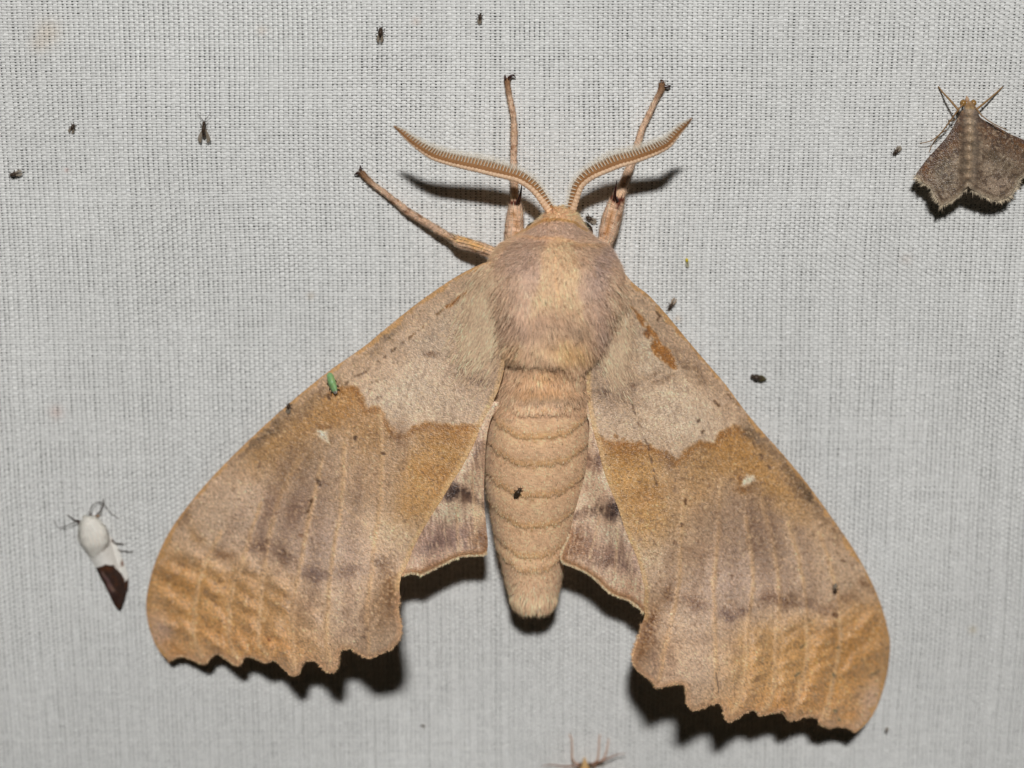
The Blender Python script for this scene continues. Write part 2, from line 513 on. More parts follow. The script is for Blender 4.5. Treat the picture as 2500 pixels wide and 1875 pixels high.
L_VEINS = [[(842, 1079), (833, 1233), (811, 1378), (797, 1532), (806, 1632)], [(738, 1111), (680, 1224), (653, 1346), (643, 1396), (634, 1487), (630, 1560), (655, 1608)],
           [(928, 1007), (933, 1142), (928, 1242), (919, 1306), (910, 1374), (897, 1487), (900, 1595)], [(640, 1230), (612, 1306), (590, 1380), (567, 1441), (560, 1554), (580, 1612)],
           [(540, 1300), (500, 1380), (481, 1441), (472, 1545), (495, 1605)], [(790, 1120), (760, 1240), (735, 1380), (716, 1500), (718, 1635)]]
R_VEINS = [[(1671, 1202), (1662, 1315), (1657, 1423), (1635, 1532), (1610, 1660)], [(1761, 1170), (1752, 1306), (1743, 1441), (1746, 1560), (1752, 1690)],
           [(1820, 1261), (1838, 1396), (1824, 1532), (1820, 1645), (1790, 1745)], [(1861, 1224), (1892, 1351), (1901, 1469), (1894, 1577), (1888, 1690), (1862, 1738)],
           [(1924, 1274), (1955, 1396), (1965, 1469), (1970, 1600), (1936, 1748)], [(2000, 1300), (2040, 1430), (2052, 1568), (2010, 1760)]]
L_SPINE = [(811, 957), (842, 944), (874, 946), (892, 975), (899, 998), (919, 993), (937, 998), (942, 1016), (960, 1043), (969, 1057), (987, 1057),
           (1014, 1043), (1046, 1034), (1082, 1032), (1114, 1039), (1150, 1039), (1182, 1041)]
R_SPINE = [(1818, 1050), (1811, 1045), (1788, 1041), (1765, 1052), (1747, 1070), (1743, 1081), (1729, 1079), (1707, 1075), (1693, 1086), (1675, 1106), (1657, 1120),
           (1646, 1127), (1634, 1115), (1621, 1100), (1594, 1090), (1566, 1088), (1539, 1086), (1503, 1079), (1472, 1068), (1452, 1058)]

CREAM = (206, 186, 160); LAV = (178, 158, 138); OCH = (168, 121, 62); GOLD = (196, 152, 92); TAN = (190, 148, 98)
DUSK = (136, 112, 90); DARK = (92, 70, 52); VIO = (186, 164, 148); APEX = (196, 148, 86); SILV = (202, 178, 154); COST = (176, 146, 116)


def emboss(x, y, veins, side, apex, bumps):
    """rows of puffed membrane between the veins near the wing tip"""
    m = np.exp(-(((x - apex[0]) / apex[2]) ** 2 + ((y - apex[1]) / apex[3]) ** 2) ** 1.6)
    d = np.full(x.shape, 1e9); lane = np.zeros(x.shape)
    for L in veins:
        sl = smooth_line(L, 5)
        dd, vx, _ = near(x, y, sl)
        d = np.minimum(d, dd); lane += (x > vx)
    t = math.radians(33 * side)
    puff = np.zeros(x.shape)
    r = np.random.default_rng(12 + side)
    wx = x + (fbm(x, y, 40, 77, 2) - .5) * 22; wy = y + (fbm(x, y, 40, 79, 2) - .5) * 22
    for (cx, cy) in bumps:
        dx = wx - cx; dy = wy - cy - 5
        u = dx * math.cos(t) + dy * math.sin(t); v = -dx * math.sin(t) + dy * math.cos(t)
        puff = np.maximum(puff, r.uniform(.7, 1.15) * np.exp(-(u / r.uniform(27, 36)) ** 2 - (v / r.uniform(15, 19)) ** 2))
    ridge = np.exp(-(d / 5.0) ** 2)
    return 0.130 * puff * (.35 + .65 * sstep(0, 22, d)) + m * .035 * (fbm(x, y, 30, 75, 2) - .5) + 0.016 * ridge + 0.026 * (fbm(x, y, 26, 80) - .5)


def forewing(name, outline, zf, veins, spine, side, K):
    R = np.random.default_rng(5 + side)
    poly = smooth_line(outline, 4, True)
    x, y, q = sheet(poly, 3.0)
    z = zf(x, y) + emboss(x, y, veins, side, K['apex'], K['bumps'])
    ed = near(x, y, poly, True)[0]
    z = z - 0.02 * np.exp(-(ed / 7) ** 2)
    p = Paint(x, y, (198, 172, 142))
    # broad tone first
    for b in K['basal']: p.blob(*b, grain=.2)
    dist = p.mask(K['distal'], 7, 0.8)
    p.mix(dist, (184, 158, 130))
    far = p.c.copy()
    for b in K['fields']: p.blob(*b)
    p.c = far * (1 - dist[:, None]) + p.c * dist[:, None]
    # costal strip and edge
    dc = near(p.wx, p.wy, K['costa'])[0]
    p.mix(0.5 * np.exp(-(dc / 48) ** 2) * K['costgate'](y), COST)
    # ochre band, crisp on the basal side and fading outwards
    keep = p.c.copy()
    for b in K['ochre']: p.blob(*b, grain=.3)
    p.c = keep * (1 - dist[:, None]) + p.c * dist[:, None]
    keep = p.c.copy()
    p.stroke(spine, 13, (146, 96, 40), .75, .9, .55)
    p.c = keep * (1 - dist[:, None]) + p.c * dist[:, None]
    # veins
    for L in veins: p.stroke(smooth_line(L, 5), 5.5, (204, 166, 120), .5, .9, .3)
    for L in K['fan']: p.stroke(L, 13, (132, 106, 86), .32, .95, .8)
    for L in veins: p.stroke(smooth_line(L, 5), 4.2, (208, 172, 126), .5, .9, .35)
    for b in K['dark']: p.blob(*b[:5], tuple(.96 * v_ * m_ for v_, m_ in zip(b[5], (1.03, 1, .96))), b[6] * .95, grain=.6)
    for (L, w, colr, a, dots) in K['lines']: p.stroke(L, w, colr, a, .6, .3, dots)
    p.mix(.9 * p.mask(K['spot'], 5, .5), (236, 222, 196))
    for (P_, colr) in K['worn']:
        mk = p.mask(P_, 3.5, .6)
        p.mix(mk * sstep(.2, .34, fbm(x, y, 9, 33, 2)), colr)
        z = z - 0.02 * mk
    # dark and pale scales strewn over everything
    n = fbm(x, y, 4.2, 90, 2)
    p.mix((.26 + .26 * np.exp(-((dist - 1) / .5) ** 2)) * sstep(.60, .78, n), (116, 86, 62))
    streak = vnoise(x * .9 + y * .25 * side, y * .22, 4.0, 95)
    p.mix(.25 * sstep(.62, .85, streak) * (1 - dist), (120, 98, 82))
    p.mix(.42 * sstep(.60, .78, fbm(x, y, 4.6, 98, 2)), (226, 196, 154))
    big = fbm(x, y, 55, 101)
    p.c *= (0.93 + .14 * big)[:, None]
    # edges
    p.mix(.8 * (1 - sstep(4, 9, dc)) , (188, 144, 86))
    do = near(x, y, K['outer'])[0]
    p.mix(.5 * (1 - sstep(3, 15, do)), (176, 134, 94))
    di = near(x, y, K['inner'])[0]
    p.mix(.6 * (1 - sstep(6, 16, di)), (208, 172, 116))
    p.grain(.08)
    pts = at(x, y, z + R.normal(0, .0035, len(x)))
    o = build(name, pts, q, M_WING, moth, p.out(KW, .90))
    s = o.modifiers.new('thickness', 'SOLIDIFY'); s.thickness = 0.012; s.offset = -1
    fringe(o, K['outer'], lambda a, b: zf(a, b) - .02, 61 + side, (182, 146, 110), None if False else K['heart'])
    return o


def fringe(wing_o, line, zfun, seed, colr, inward, ln0=7):
    r = np.random.default_rng(seed)
    L = resample(smooth_line(line, 4), .5)
    d = np.gradient(L, axis=0); d /= np.linalg.norm(d, axis=1)[:, None] + 1e-9
    nrm = np.stack([d[:, 1], -d[:, 0]], 1)
    nrm *= np.sign(np.sum(nrm * (L - np.array(inward)), 1))[:, None] if inward is not None else 1
    L0 = L - nrm * r.uniform(.5, 3.5, (len(L), 1))
    z = zfun(L0[:, 0], L0[:, 1]) + r.normal(0, .006, len(L))
    clump = .55 + .9 * vnoise(np.arange(len(L)) * .5, np.zeros(len(L)), 5, seed)
    E = L0 + (nrm + d * r.normal(0, .35, (len(L), 1))) * (ln0 * r.uniform(.5, 1.2, len(L)) * clump)[:, None]
    hv, hf = hairs(at(L0[:, 0], L0[:, 1], z), at(E[:, 0], E[:, 1], z - .01), np.tile([0, 0, 1.0], (len(L), 1)), .012, .04)
    c = np.array(colr, float) * np.clip(1 + r.normal(0, .16, (len(L), 1)), .5, 1.35)
    build('fringe', hv, hf, M_FUR, wing_o, np.repeat(np.clip(lin(c / 255) * KW, 0, .9), 5, 0), kind='stuff', normals=np.tile([0, .2, .98], (len(L) * 5, 1)))


def dist_poly(spine, rest): return np.array(list(spine) + rest, float)


KL = dict(
    bumps=[(474, 1361), (529, 1386), (455, 1418), (525, 1439), (443, 1475), (525, 1505), (603, 1427), (601, 1471), (609, 1524), (453, 1538), (584, 1566), (679, 1534), (679, 1475), (409, 1524), (683, 1427), (415, 1391), (645, 1572), (705, 1592), (518, 1560), (400, 1455), (755, 1500), (757, 1556), (610, 1385)],
    fan=[[(712, 1110), (672, 1220), (634, 1336)], [(748, 1150), (712, 1250), (690, 1355)], [(800, 1130), (776, 1260), (770, 1400)], [(880, 1150), (868, 1270), (856, 1395)], [(590, 1240), (560, 1300), (545, 1350)], [(770, 1400), (756, 1480)], [(856, 1395), (850, 1500)]],
    apex=(510, 1500, 205, 150),
    distal=dist_poly(L_SPINE, [(1190, 1100), (1000, 1700), (300, 1700), (300, 1200), (700, 960), (760, 935), (790, 970)]),
    costa=LF[:17], outer=LF[16:60], inner=LF[60:74],
    heart=(700, 1350), costgate=lambda y: 1 - sstep(1150, 1350, y),
    basal=[(985, 960, 120, 75, -20, CREAM, .95), (1060, 830, 90, 60, -40, (198, 180, 158), .8), (1180, 900, 70, 150, 5, LAV, .8), (1120, 760, 60, 40, -35, (204, 186, 160), .7),
           (930, 890, 130, 36, -36, (186, 160, 132), .6), (1090, 980, 90, 40, 0, (196, 176, 150), .5)],
    fields=[(640, 1180, 150, 70, -40, SILV, .8), (520, 1250, 90, 70, -45, (184, 160, 132), .7), (690, 1130, 70, 60, -40, (158, 124, 84), .8), (780, 1210, 120, 100, -60, (164, 138, 112), .7),
            (790, 1330, 130, 90, 0, VIO, .8), (720, 1290, 70, 90, 10, (160, 134, 112), .55), (900, 1180, 60, 110, 10, (176, 142, 104), .6),
            (960, 1295, 62, 48, 20, (212, 186, 150), .9), (860, 1500, 120, 90, 0, SILV, .8), (920, 1480, 50, 90, 5, (184, 156, 124), .6),
            (500, 1480, 170, 105, 0, APEX, 1.0, 2.0), (640, 1500, 130, 100, 10, (186, 144, 90), .8, 1.5), (610, 1575, 180, 52, 8, (196, 144, 82), .9),
            (420, 1400, 60, 70, -60, (184, 134, 70), .8), (395, 1545, 26, 52, -15, (192, 158, 132), .9), (430, 1590, 40, 18, 20, (186, 130, 66), .7)],
    ochre=[(835, 985, 75, 50, -30, OCH, .95, 1.5), (740, 1040, 110, 45, -38, (170, 128, 72), .9), (655, 1095, 80, 34, -38, (166, 126, 72), .7), (900, 1050, 60, 60, 30, (176, 134, 82), .85),
           (1080, 1110, 110, 75, -60, (186, 140, 76), .95, 1.5), (1045, 1190, 70, 80, 20, GOLD, .9, 1.4), (1110, 1060, 80, 30, 5, OCH, .85), (1000, 1240, 45, 40, 10, (186, 142, 84), .7)],
    dark=[(951, 812, 40, 10, -36, (110, 92, 66), .8), (905, 862, 50, 8, -38, (130, 108, 80), .6), (644, 1066, 75, 13, -42, (92, 74, 50), .85), (760, 985, 55, 14, -40, (128, 106, 76), .6),
          (1050, 867, 18, 9, 15, DUSK, .9), (1136, 880, 18, 14, 30, DUSK, .8), (1168, 930, 42, 12, 8, (120, 100, 88), .8), (1120, 905, 25, 8, 40, DUSK, .5),
          (454, 1262, 32, 12, -48, (120, 92, 60), .85), (790, 955, 26, 12, -40, (120, 92, 60), .6), (822, 940, 12, 14, 0, (118, 92, 62), .7),
          (635, 1333, 34, 22, 5, (106, 80, 62), .9), (689, 1352, 20, 34, -25, (100, 76, 58), .9), (549, 1352, 30, 14, 10, (128, 96, 62), .8), (480, 1310, 16, 30, -30, (150, 116, 70), .7),
          (660, 1240, 16, 60, 22, (140, 114, 96), .8), (720, 1250, 24, 46, 22, (124, 98, 82), .75), (770, 1396, 32, 16, 12, (112, 92, 84), .85), (765, 1412, 20, 12, 0, (110, 90, 80), .6), (856, 1392, 34, 14, -10, (116, 94, 82), .8),
          (930, 1376, 18, 22, 0, (108, 84, 60), .8), (952, 1450, 24, 75, -6, (112, 82, 48), .9), (925, 1510, 22, 55, -5, (126, 98, 66), .7), (890, 1540, 10, 60, 3, (130, 104, 82), .7), (840, 1545, 30, 12, -30, (138, 114, 100), .5),
          (745, 1480, 30, 50, 10, (150, 126, 108), .5), (800, 1080, 12, 16, 0, (116, 84, 46), .7), (790, 1040, 30, 7, -20, (128, 90, 46), .8), (745, 1090, 40, 40, -30, (140, 112, 78), .6), (700, 1165, 45, 25, -45, (146, 116, 82), .6),
          (975, 1065, 14, 30, 5, (128, 100, 76), .8), (985, 1120, 12, 40, 5, (140, 110, 80), .6), (1060, 1150, 50, 25, 10, (160, 116, 60), .6), (1080, 1170, 60, 14, -60, (150, 108, 56), .4)],
    lines=[([(1163, 704), (1128, 724), (1091, 749)], 3.5, (150, 92, 28), .95, 0), ([(1091, 749), (1050, 782), (1005, 822)], 3, (128, 96, 60), .8, 8), ([(1005, 822), (915, 889), (842, 937)], 3, (96, 72, 46), .85, 9),
           ([(910, 935), (925, 928)], 4, (96, 74, 54), .8, 5), ([(915, 972), (930, 968)], 4, (92, 68, 46), .8, 5), ([(865, 1071), (868, 1066)], 4, (70, 48, 30), .9, 0), ([(775, 1172), (782, 1184)], 4, (66, 46, 28), .95, 0), ([(750, 1250), (758, 1225)], 2.6, (76, 50, 24), .9, 0),
           ([(757, 1224), (760, 1221)], 4, (76, 50, 24), .9, 0), ([(734, 1305), (736, 1308)], 3, (110, 60, 26), .9, 0), ([(654, 1560), (657, 1565)], 3.2, (120, 70, 30), .9, 0), ([(932, 1105), (938, 1107)], 3.4, (80, 56, 34), .9, 0), ([(803, 965), (806, 975)], 3.4, (90, 66, 40), .9, 0),
           ([(830, 1230), (880, 1270), (905, 1290)], 2.5, (208, 176, 138), .6, 0), ([(635, 1130), (630, 1140)], 2.6, (96, 70, 44), .8, 0), ([(1100, 664), (1060, 700), (1000, 745)], 2.5, (150, 122, 96), .5, 7)],
    spot=[(773, 1048), (790, 1052), (804, 1046), (800, 1064), (805, 1089), (795, 1080), (784, 1072), (774, 1062)],
    worn=[([(1168, 700), (1160, 712), (1120, 734), (1090, 752), (1086, 748), (1118, 726), (1150, 704)], (150, 96, 34))])

KR = dict(
    bumps=[(1930, 1526), (1944, 1560), (1854, 1556), (1857, 1598), (1930, 1613), (2011, 1560), (2006, 1594), (2090, 1552), (2087, 1624), (1846, 1643), (1927, 1653), (1995, 1667), (1917, 1692), (2077, 1692), (1816, 1689), (2014, 1626), (2110, 1520), (1930, 1730), (1974, 1702), (1785, 1640), (1790, 1590), (2035, 1520), (2130, 1590), (2040, 1730)],
    fan=[[(1838, 1190), (1862, 1330), (1876, 1460)], [(1880, 1220), (1912, 1350), (1922, 1466)], [(1800, 1230), (1788, 1370), (1790, 1498)], [(1712, 1240), (1704, 1350), (1697, 1475)], [(1950, 1290), (1976, 1390), (1986, 1466)], [(1640, 1330), (1634, 1450)], [(1780, 1500), (1790, 1590)]],
    apex=(2000, 1630, 215, 160),
    distal=dist_poly(R_SPINE, [(1420, 1100), (1530, 1800), (2250, 1850), (2250, 1350), (1900, 1090), (1850, 1080)]),
    costa=RF[1:24], outer=RF[23:68], inner=RF[68:82],
    heart=(1820, 1450), costgate=lambda y: 1 - sstep(1250, 1450, y),
    basal=[(1660, 1020, 120, 80, 30, CREAM, .95), (1570, 860, 90, 70, 50, (206, 188, 162), .8), (1480, 900, 60, 130, -5, LAV, .8), (1690, 880, 150, 34, 50, (178, 152, 124), .7), (1560, 1030, 80, 50, 0, (194, 172, 144), .7), (1545, 720, 30, 40, 30, (206, 180, 146), .8)],
    fields=[(1960, 1290, 150, 70, 45, (188, 160, 130), .8), (2050, 1380, 90, 60, 50, (186, 160, 130), .7), (1900, 1180, 110, 50, 45, (180, 144, 98), .7), (1800, 1310, 110, 100, 60, (170, 146, 122), .7),
            (1770, 1420, 140, 90, 0, VIO, .8), (1860, 1300, 40, 100, -15, (146, 120, 98), .6), (1660, 1290, 70, 110, -10, (182, 152, 116), .6),
            (1592, 1352, 50, 50, 0, (214, 188, 154), .9), (1690, 1620, 110, 80, 0, SILV, .8), (1640, 1560, 50, 80, 0, (184, 158, 126), .6),
            (2020, 1630, 180, 115, 0, (192, 142, 76), 1.0, 2.0), (1880, 1620, 110, 110, -10, (192, 150, 92), .8, 1.5), (1900, 1720, 170, 45, -4, (198, 146, 84), .8),
            (2110, 1530, 60, 90, 60, (190, 138, 70), .8), (2125, 1715, 26, 60, 25, (200, 168, 140), .9), (2070, 1745, 40, 24, -20, (190, 134, 68), .7)],
    ochre=[(1785, 1090, 70, 60, 30, (172, 124, 62), .95, 1.5), (1840, 1140, 100, 50, 45, (180, 134, 72), .9), (1920, 1210, 90, 36, 48, (184, 140, 80), .6), (1715, 1130, 60, 60, -30, (178, 136, 80), .85),
           (1540, 1150, 80, 95, 25, (188, 142, 76), .95, 1.6), (1570, 1250, 75, 80, -20, GOLD, .9, 1.5), (1530, 1100, 80, 26, 5, (160, 112, 52), .85), (1700, 1200, 60, 60, 0, (186, 146, 96), .6)],
    dark=[(1702, 912, 46, 10, 38, (124, 102, 78), .7), (1660, 870, 50, 8, 48, (132, 108, 84), .5), (1838, 1057, 34, 18, 40, (104, 84, 58), .85), (1880, 1100, 40, 12, 48, (130, 106, 78), .6), (1971, 1205, 22, 62, -38, (84, 66, 44), .9), (1940, 1160, 14, 50, -38, (110, 88, 58), .7), (2030, 1290, 10, 50, -35, (140, 112, 78), .6),
          (1616, 934, 26, 12, -15, DUSK, .85), (1590, 915, 30, 8, -30, DUSK, .6), (1544, 935, 22, 18, 10, (132, 110, 92), .8), (1490, 962, 42, 13, 8, (116, 98, 86), .85), (1520, 985, 40, 14, 0, (140, 118, 98), .6), (1800, 980, 14, 8, 40, (90, 66, 44), .8),
          (2107, 1424, 20, 9, 35, (116, 84, 54), .85), (1634, 1450, 16, 22, 15, (118, 90, 66), .85), (1695, 1473, 34, 16, 15, (124, 98, 80), .85), (1779, 1503, 26, 14, 0, (106, 84, 76), .9), (1816, 1490, 14, 16, 0, (108, 84, 70), .9), (1877, 1460, 26, 18, -10, (104, 76, 56), .9), (1922, 1466, 28, 16, 5, (108, 80, 56), .9), (1985, 1468, 34, 16, 10, (136, 112, 92), .75), (2068, 1458, 28, 18, -30, (128, 96, 64), .75), (2010, 1490, 22, 16, 10, (136, 108, 84), .7),
          (1584, 1538, 26, 62, 20, (112, 78, 44), .9), (1560, 1600, 14, 36, 10, (130, 94, 58), .8), (1640, 1600, 10, 50, 0, (130, 106, 92), .5), (1600, 1610, 14, 40, 0, (128, 104, 90), .6), (1710, 1560, 36, 14, 0, (148, 126, 108), .6), (1840, 1300, 14, 70, -8, (128, 104, 86), .8), (1885, 1290, 12, 60, -12, (136, 112, 92), .7), (1700, 1350, 50, 30, 0, (158, 132, 110), .5), (1760, 1290, 24, 60, 0, (140, 116, 98), .55),
          (1815, 1190, 24, 10, -30, (130, 92, 50), .85), (1580, 1205, 55, 24, -10, (160, 116, 60), .6), (1630, 1120, 10, 36, -20, (130, 102, 74), .7), (1808, 1170, 14, 22, 0, (140, 98, 50), .7)],
    lines=[([(1544, 989), (1575, 1070), (1590, 1120), (1603, 1183)], 2.6, (104, 80, 58), .8, 9), ([(1790, 1020), (1847, 1093), (1892, 1156)], 3, (104, 78, 52), .8, 9), ([(1640, 1127), (1646, 1170), (1652, 1220)], 2.6, (110, 84, 60), .7, 8),
           ([(1601, 758), (1612, 772), (1606, 780)], 2.6, (100, 70, 40), .9, 0), ([(1652, 806), (1664, 816)], 3, (128, 76, 32), .9, 0), ([(1742, 978), (1755, 992)], 3.4, (96, 70, 44), .9, 0), ([(1775, 960), (1795, 985)], 4, (110, 80, 50), .8, 5), ([(1702, 1030), (1705, 1026)], 3.4, (80, 60, 40), .9, 0), ([(1715, 1056), (1718, 1052)], 3.4, (80, 60, 40), .9, 0),
           ([(1750, 1640), (1753, 1660), (1755, 1690)], 2.2, (110, 88, 70), .8, 0), ([(1674, 1232), (1675, 1222)], 3, (90, 60, 34), .9, 0), ([(1665, 1278), (1664, 1286)], 3, (90, 60, 34), .9, 0), ([(2036, 1498), (2044, 1502)], 4.5, (84, 52, 26), .9, 0), ([(2056, 1367), (2062, 1369)], 3, (110, 78, 46), .9, 0),
           ([(2034, 1646), (2037, 1648)], 3.5, (96, 98, 76), .9, 0), ([(2044, 1580), (2046, 1581)], 3, (96, 98, 76), .8, 0), ([(2037, 1737), (2039, 1738)], 4, (92, 92, 66), .9, 0), ([(2048, 1758), (2050, 1758)], 3, (96, 98, 76), .8, 0), ([(1943, 1650), (1950, 1642)], 3, (98, 94, 70), .8, 0), ([(2130, 1650), (2145, 1640)], 3, (112, 98, 68), .7, 0), ([(1973, 1514), (1975, 1520)], 4, (116, 92, 60), .8, 0), ([(1955, 1580), (1963, 1573)], 3, (104, 90, 60), .8, 0), ([(1500, 1064), (1535, 1078), (1570, 1082)], 5, (146, 96, 40), .7, 6)],
    spot=[(1810, 1186), (1816, 1168), (1824, 1156), (1830, 1162), (1843, 1160), (1844, 1174), (1832, 1180), (1818, 1188)],
    worn=[([(1539, 745), (1557, 758), (1585, 790), (1607, 826), (1634, 853), (1652, 880), (1652, 903), (1643, 903), (1621, 880), (1598, 867), (1585, 844), (1594, 831), (1575, 803), (1557, 776)], (160, 106, 46)),
          ([(1575, 800), (1585, 812), (1582, 826), (1572, 822), (1566, 812)], (136, 88, 42))])

forewing('forewing', LF, zLF, L_VEINS, L_SPINE, 1, KL)
forewing('forewing', RF, zRF, R_VEINS, R_SPINE, -1, KR)


def hindwing(name, outline, zf, zfore, blobs, veins, rim, lean, margin):
    def lay(a, b):
        t = zfore(a, b) - .03
        return np.minimum(t, zf(a, b) + (t - zf(a, b)) * np.exp(-(near(a, b, margin)[0] / 45) ** 2))
    poly = smooth_line(outline, 4, True)
    x, y, q = sheet(poly, 2.6)
    z = lay(x, y)
    p = Paint(x, y, (210, 184, 158))
    u = x + lean * y
    for b in blobs: p.blob(*b, grain=.5)
    for L in veins: p.stroke(L, 3.2, (214, 184, 150), .7, .8, .1)
    st = vnoise(u, y * .13, 3.4, 55)
    p.mix(.40 * sstep(.55, .85, st), (120, 94, 78)); p.mix(.5 * sstep(.60, .88, vnoise(u, y * .12, 3.6, 58)), (232, 208, 176))
    dr = near(x, y, rim)[0]
    p.mix(.75 * (1 - sstep(4, 20, dr)), (150, 110, 74)); p.mix(.8 * (1 - sstep(1, 5, dr)), (208, 180, 144))
    p.grain(.10)
    z = z + 0.012 * (st - .5) - 0.03 * np.exp(-(near(x, y, poly, True)[0] / 6) ** 2)
    for L in veins: z = z + 0.006 * np.exp(-(near(x, y, L)[0] / 5) ** 2)
    o = build(name, at(x, y, z), q, M_WING, moth, p.out(KW))
    s = o.modifiers.new('thickness', 'SOLIDIFY'); s.thickness = 0.012; s.offset = -1
    fringe(o, rim, lambda a, b: lay(a, b) - .03, 71, (204, 176, 140), (rim[0][0] * .5 + rim[-1][0] * .5, 1150), 6)
    return o


hindwing('hindwing', LH, zLH, zLF,
         [(1110, 1300, 90, 34, 0, (150, 126, 116), .9), (1060, 1330, 60, 40, -20, (158, 132, 120), .8), (1172, 1318, 26, 40, 0, (126, 92, 62), .95), (1117, 1201, 40, 17, 20, (50, 38, 34), 1.0), (1112, 1200, 24, 12, 15, (44, 32, 30), .9), (1092, 1212, 16, 10, -40, (62, 48, 42), .95), (1150, 1218, 30, 10, 30, (96, 74, 62), .85), (1174, 1238, 12, 12, 30, (76, 60, 50), .8),
          (1166, 1098, 10, 30, 0, (104, 82, 70), .9), (1168, 1125, 14, 14, 0, (120, 96, 82), .7), (1100, 1255, 50, 22, -15, (218, 198, 172), .8), (1060, 1328, 30, 12, -30, (112, 92, 86), .7), (1120, 1330, 50, 10, 10, (128, 104, 96), .7), (1040, 1385, 40, 18, -25, (180, 146, 122), .8), (1165, 1265, 12, 40, 0, (214, 190, 150), .6)],
         [[(1115, 1235), (1117, 1290), (1119, 1345)], [(1150, 1150), (1157, 1230), (1165, 1300)]], LH[7:18], -.12, LF[60:74])
hindwing('hindwing', RH, zRH, zRF,
         [(1490, 1350, 80, 38, 20, (160, 136, 124), .9), (1455, 1330, 60, 30, 20, (150, 122, 104), .7), (1393, 1332, 36, 44, 30, (128, 92, 64), .95), (1498, 1240, 30, 24, 20, (46, 34, 32), 1.0), (1500, 1240, 20, 16, 20, (40, 30, 30), .9), (1460, 1245, 28, 11, -5, (84, 66, 56), .9), (1513, 1266, 10, 18, -20, (66, 52, 46), .9), (1413, 1254, 22, 10, -20, (124, 100, 82), .8),
          (1456, 1125, 15, 22, 15, (110, 86, 72), .95), (1440, 1145, 14, 14, 0, (132, 106, 90), .7), (1500, 1305, 40, 26, 10, (216, 196, 172), .85), (1480, 1190, 34, 30, 0, (222, 188, 160), .7), (1520, 1375, 40, 16, 25, (120, 100, 92), .7), (1475, 1372, 26, 14, 10, (120, 96, 80), .7), (1540, 1440, 40, 30, 20, (192, 160, 134), .8)],
         [[(1463, 1265), (1452, 1310), (1438, 1365)], [(1508, 1290), (1506, 1340), (1500, 1400)]], RH[6:18], .12, RF[68:82])

# ---- body: head, thorax and abdomen in one skin
ST = np.array([  # y, left, right, z centre, half height
    (503, 1366, 1380, 1.00, .10), (506, 1350, 1394, 1.02, .26), (515, 1338, 1404, 1.05, .44), (530, 1322, 1416, 1.10, .60), (545, 1303, 1424, 1.16, .74), (565, 1277, 1440, 1.26, .94),
    (585, 1240, 1458, 1.36, 1.12), (605, 1217, 1486, 1.50, 1.06), (630, 1201, 1503, 1.62, 1.10), (660, 1197, 1516, 1.70, 1.13), (700, 1200, 1517, 1.76, 1.15), (750, 1206, 1510, 1.80, 1.16),
    (800, 1212, 1496, 1.82, 1.14), (840, 1218, 1476, 1.82, 1.11), (858, 1222, 1462, 1.80, 1.06), (876, 1226, 1447, 1.70, 1.04), (890, 1228, 1441, 1.62, 1.05), (915, 1228, 1437, 1.54, 1.06), (950, 1219, 1437, 1.54, 1.18), (985, 1204, 1436, 1.52, 1.21), (1017, 1196, 1437, 1.50, 1.22), (1074, 1188, 1440, 1.46, 1.22), (1130, 1187, 1437, 1.42, 1.19),
    (1187, 1189, 1426, 1.36, 1.14), (1243, 1200, 1413, 1.30, 1.06), (1300, 1209, 1396, 1.28, .96), (1356, 1220, 1380, 1.28, .86), (1413, 1232, 1371, 1.30, .74), (1450, 1243, 1361, 1.32, .64), (1468, 1251, 1354, 1.33, .54), (1480, 1262, 1344, 1.33, .42), (1487, 1276, 1333, 1.33, .22), (1490, 1298, 1312, 1.33, .06)], float)
SEG = [984, 1042, 1107, 1183, 1259, 1336, 1374]


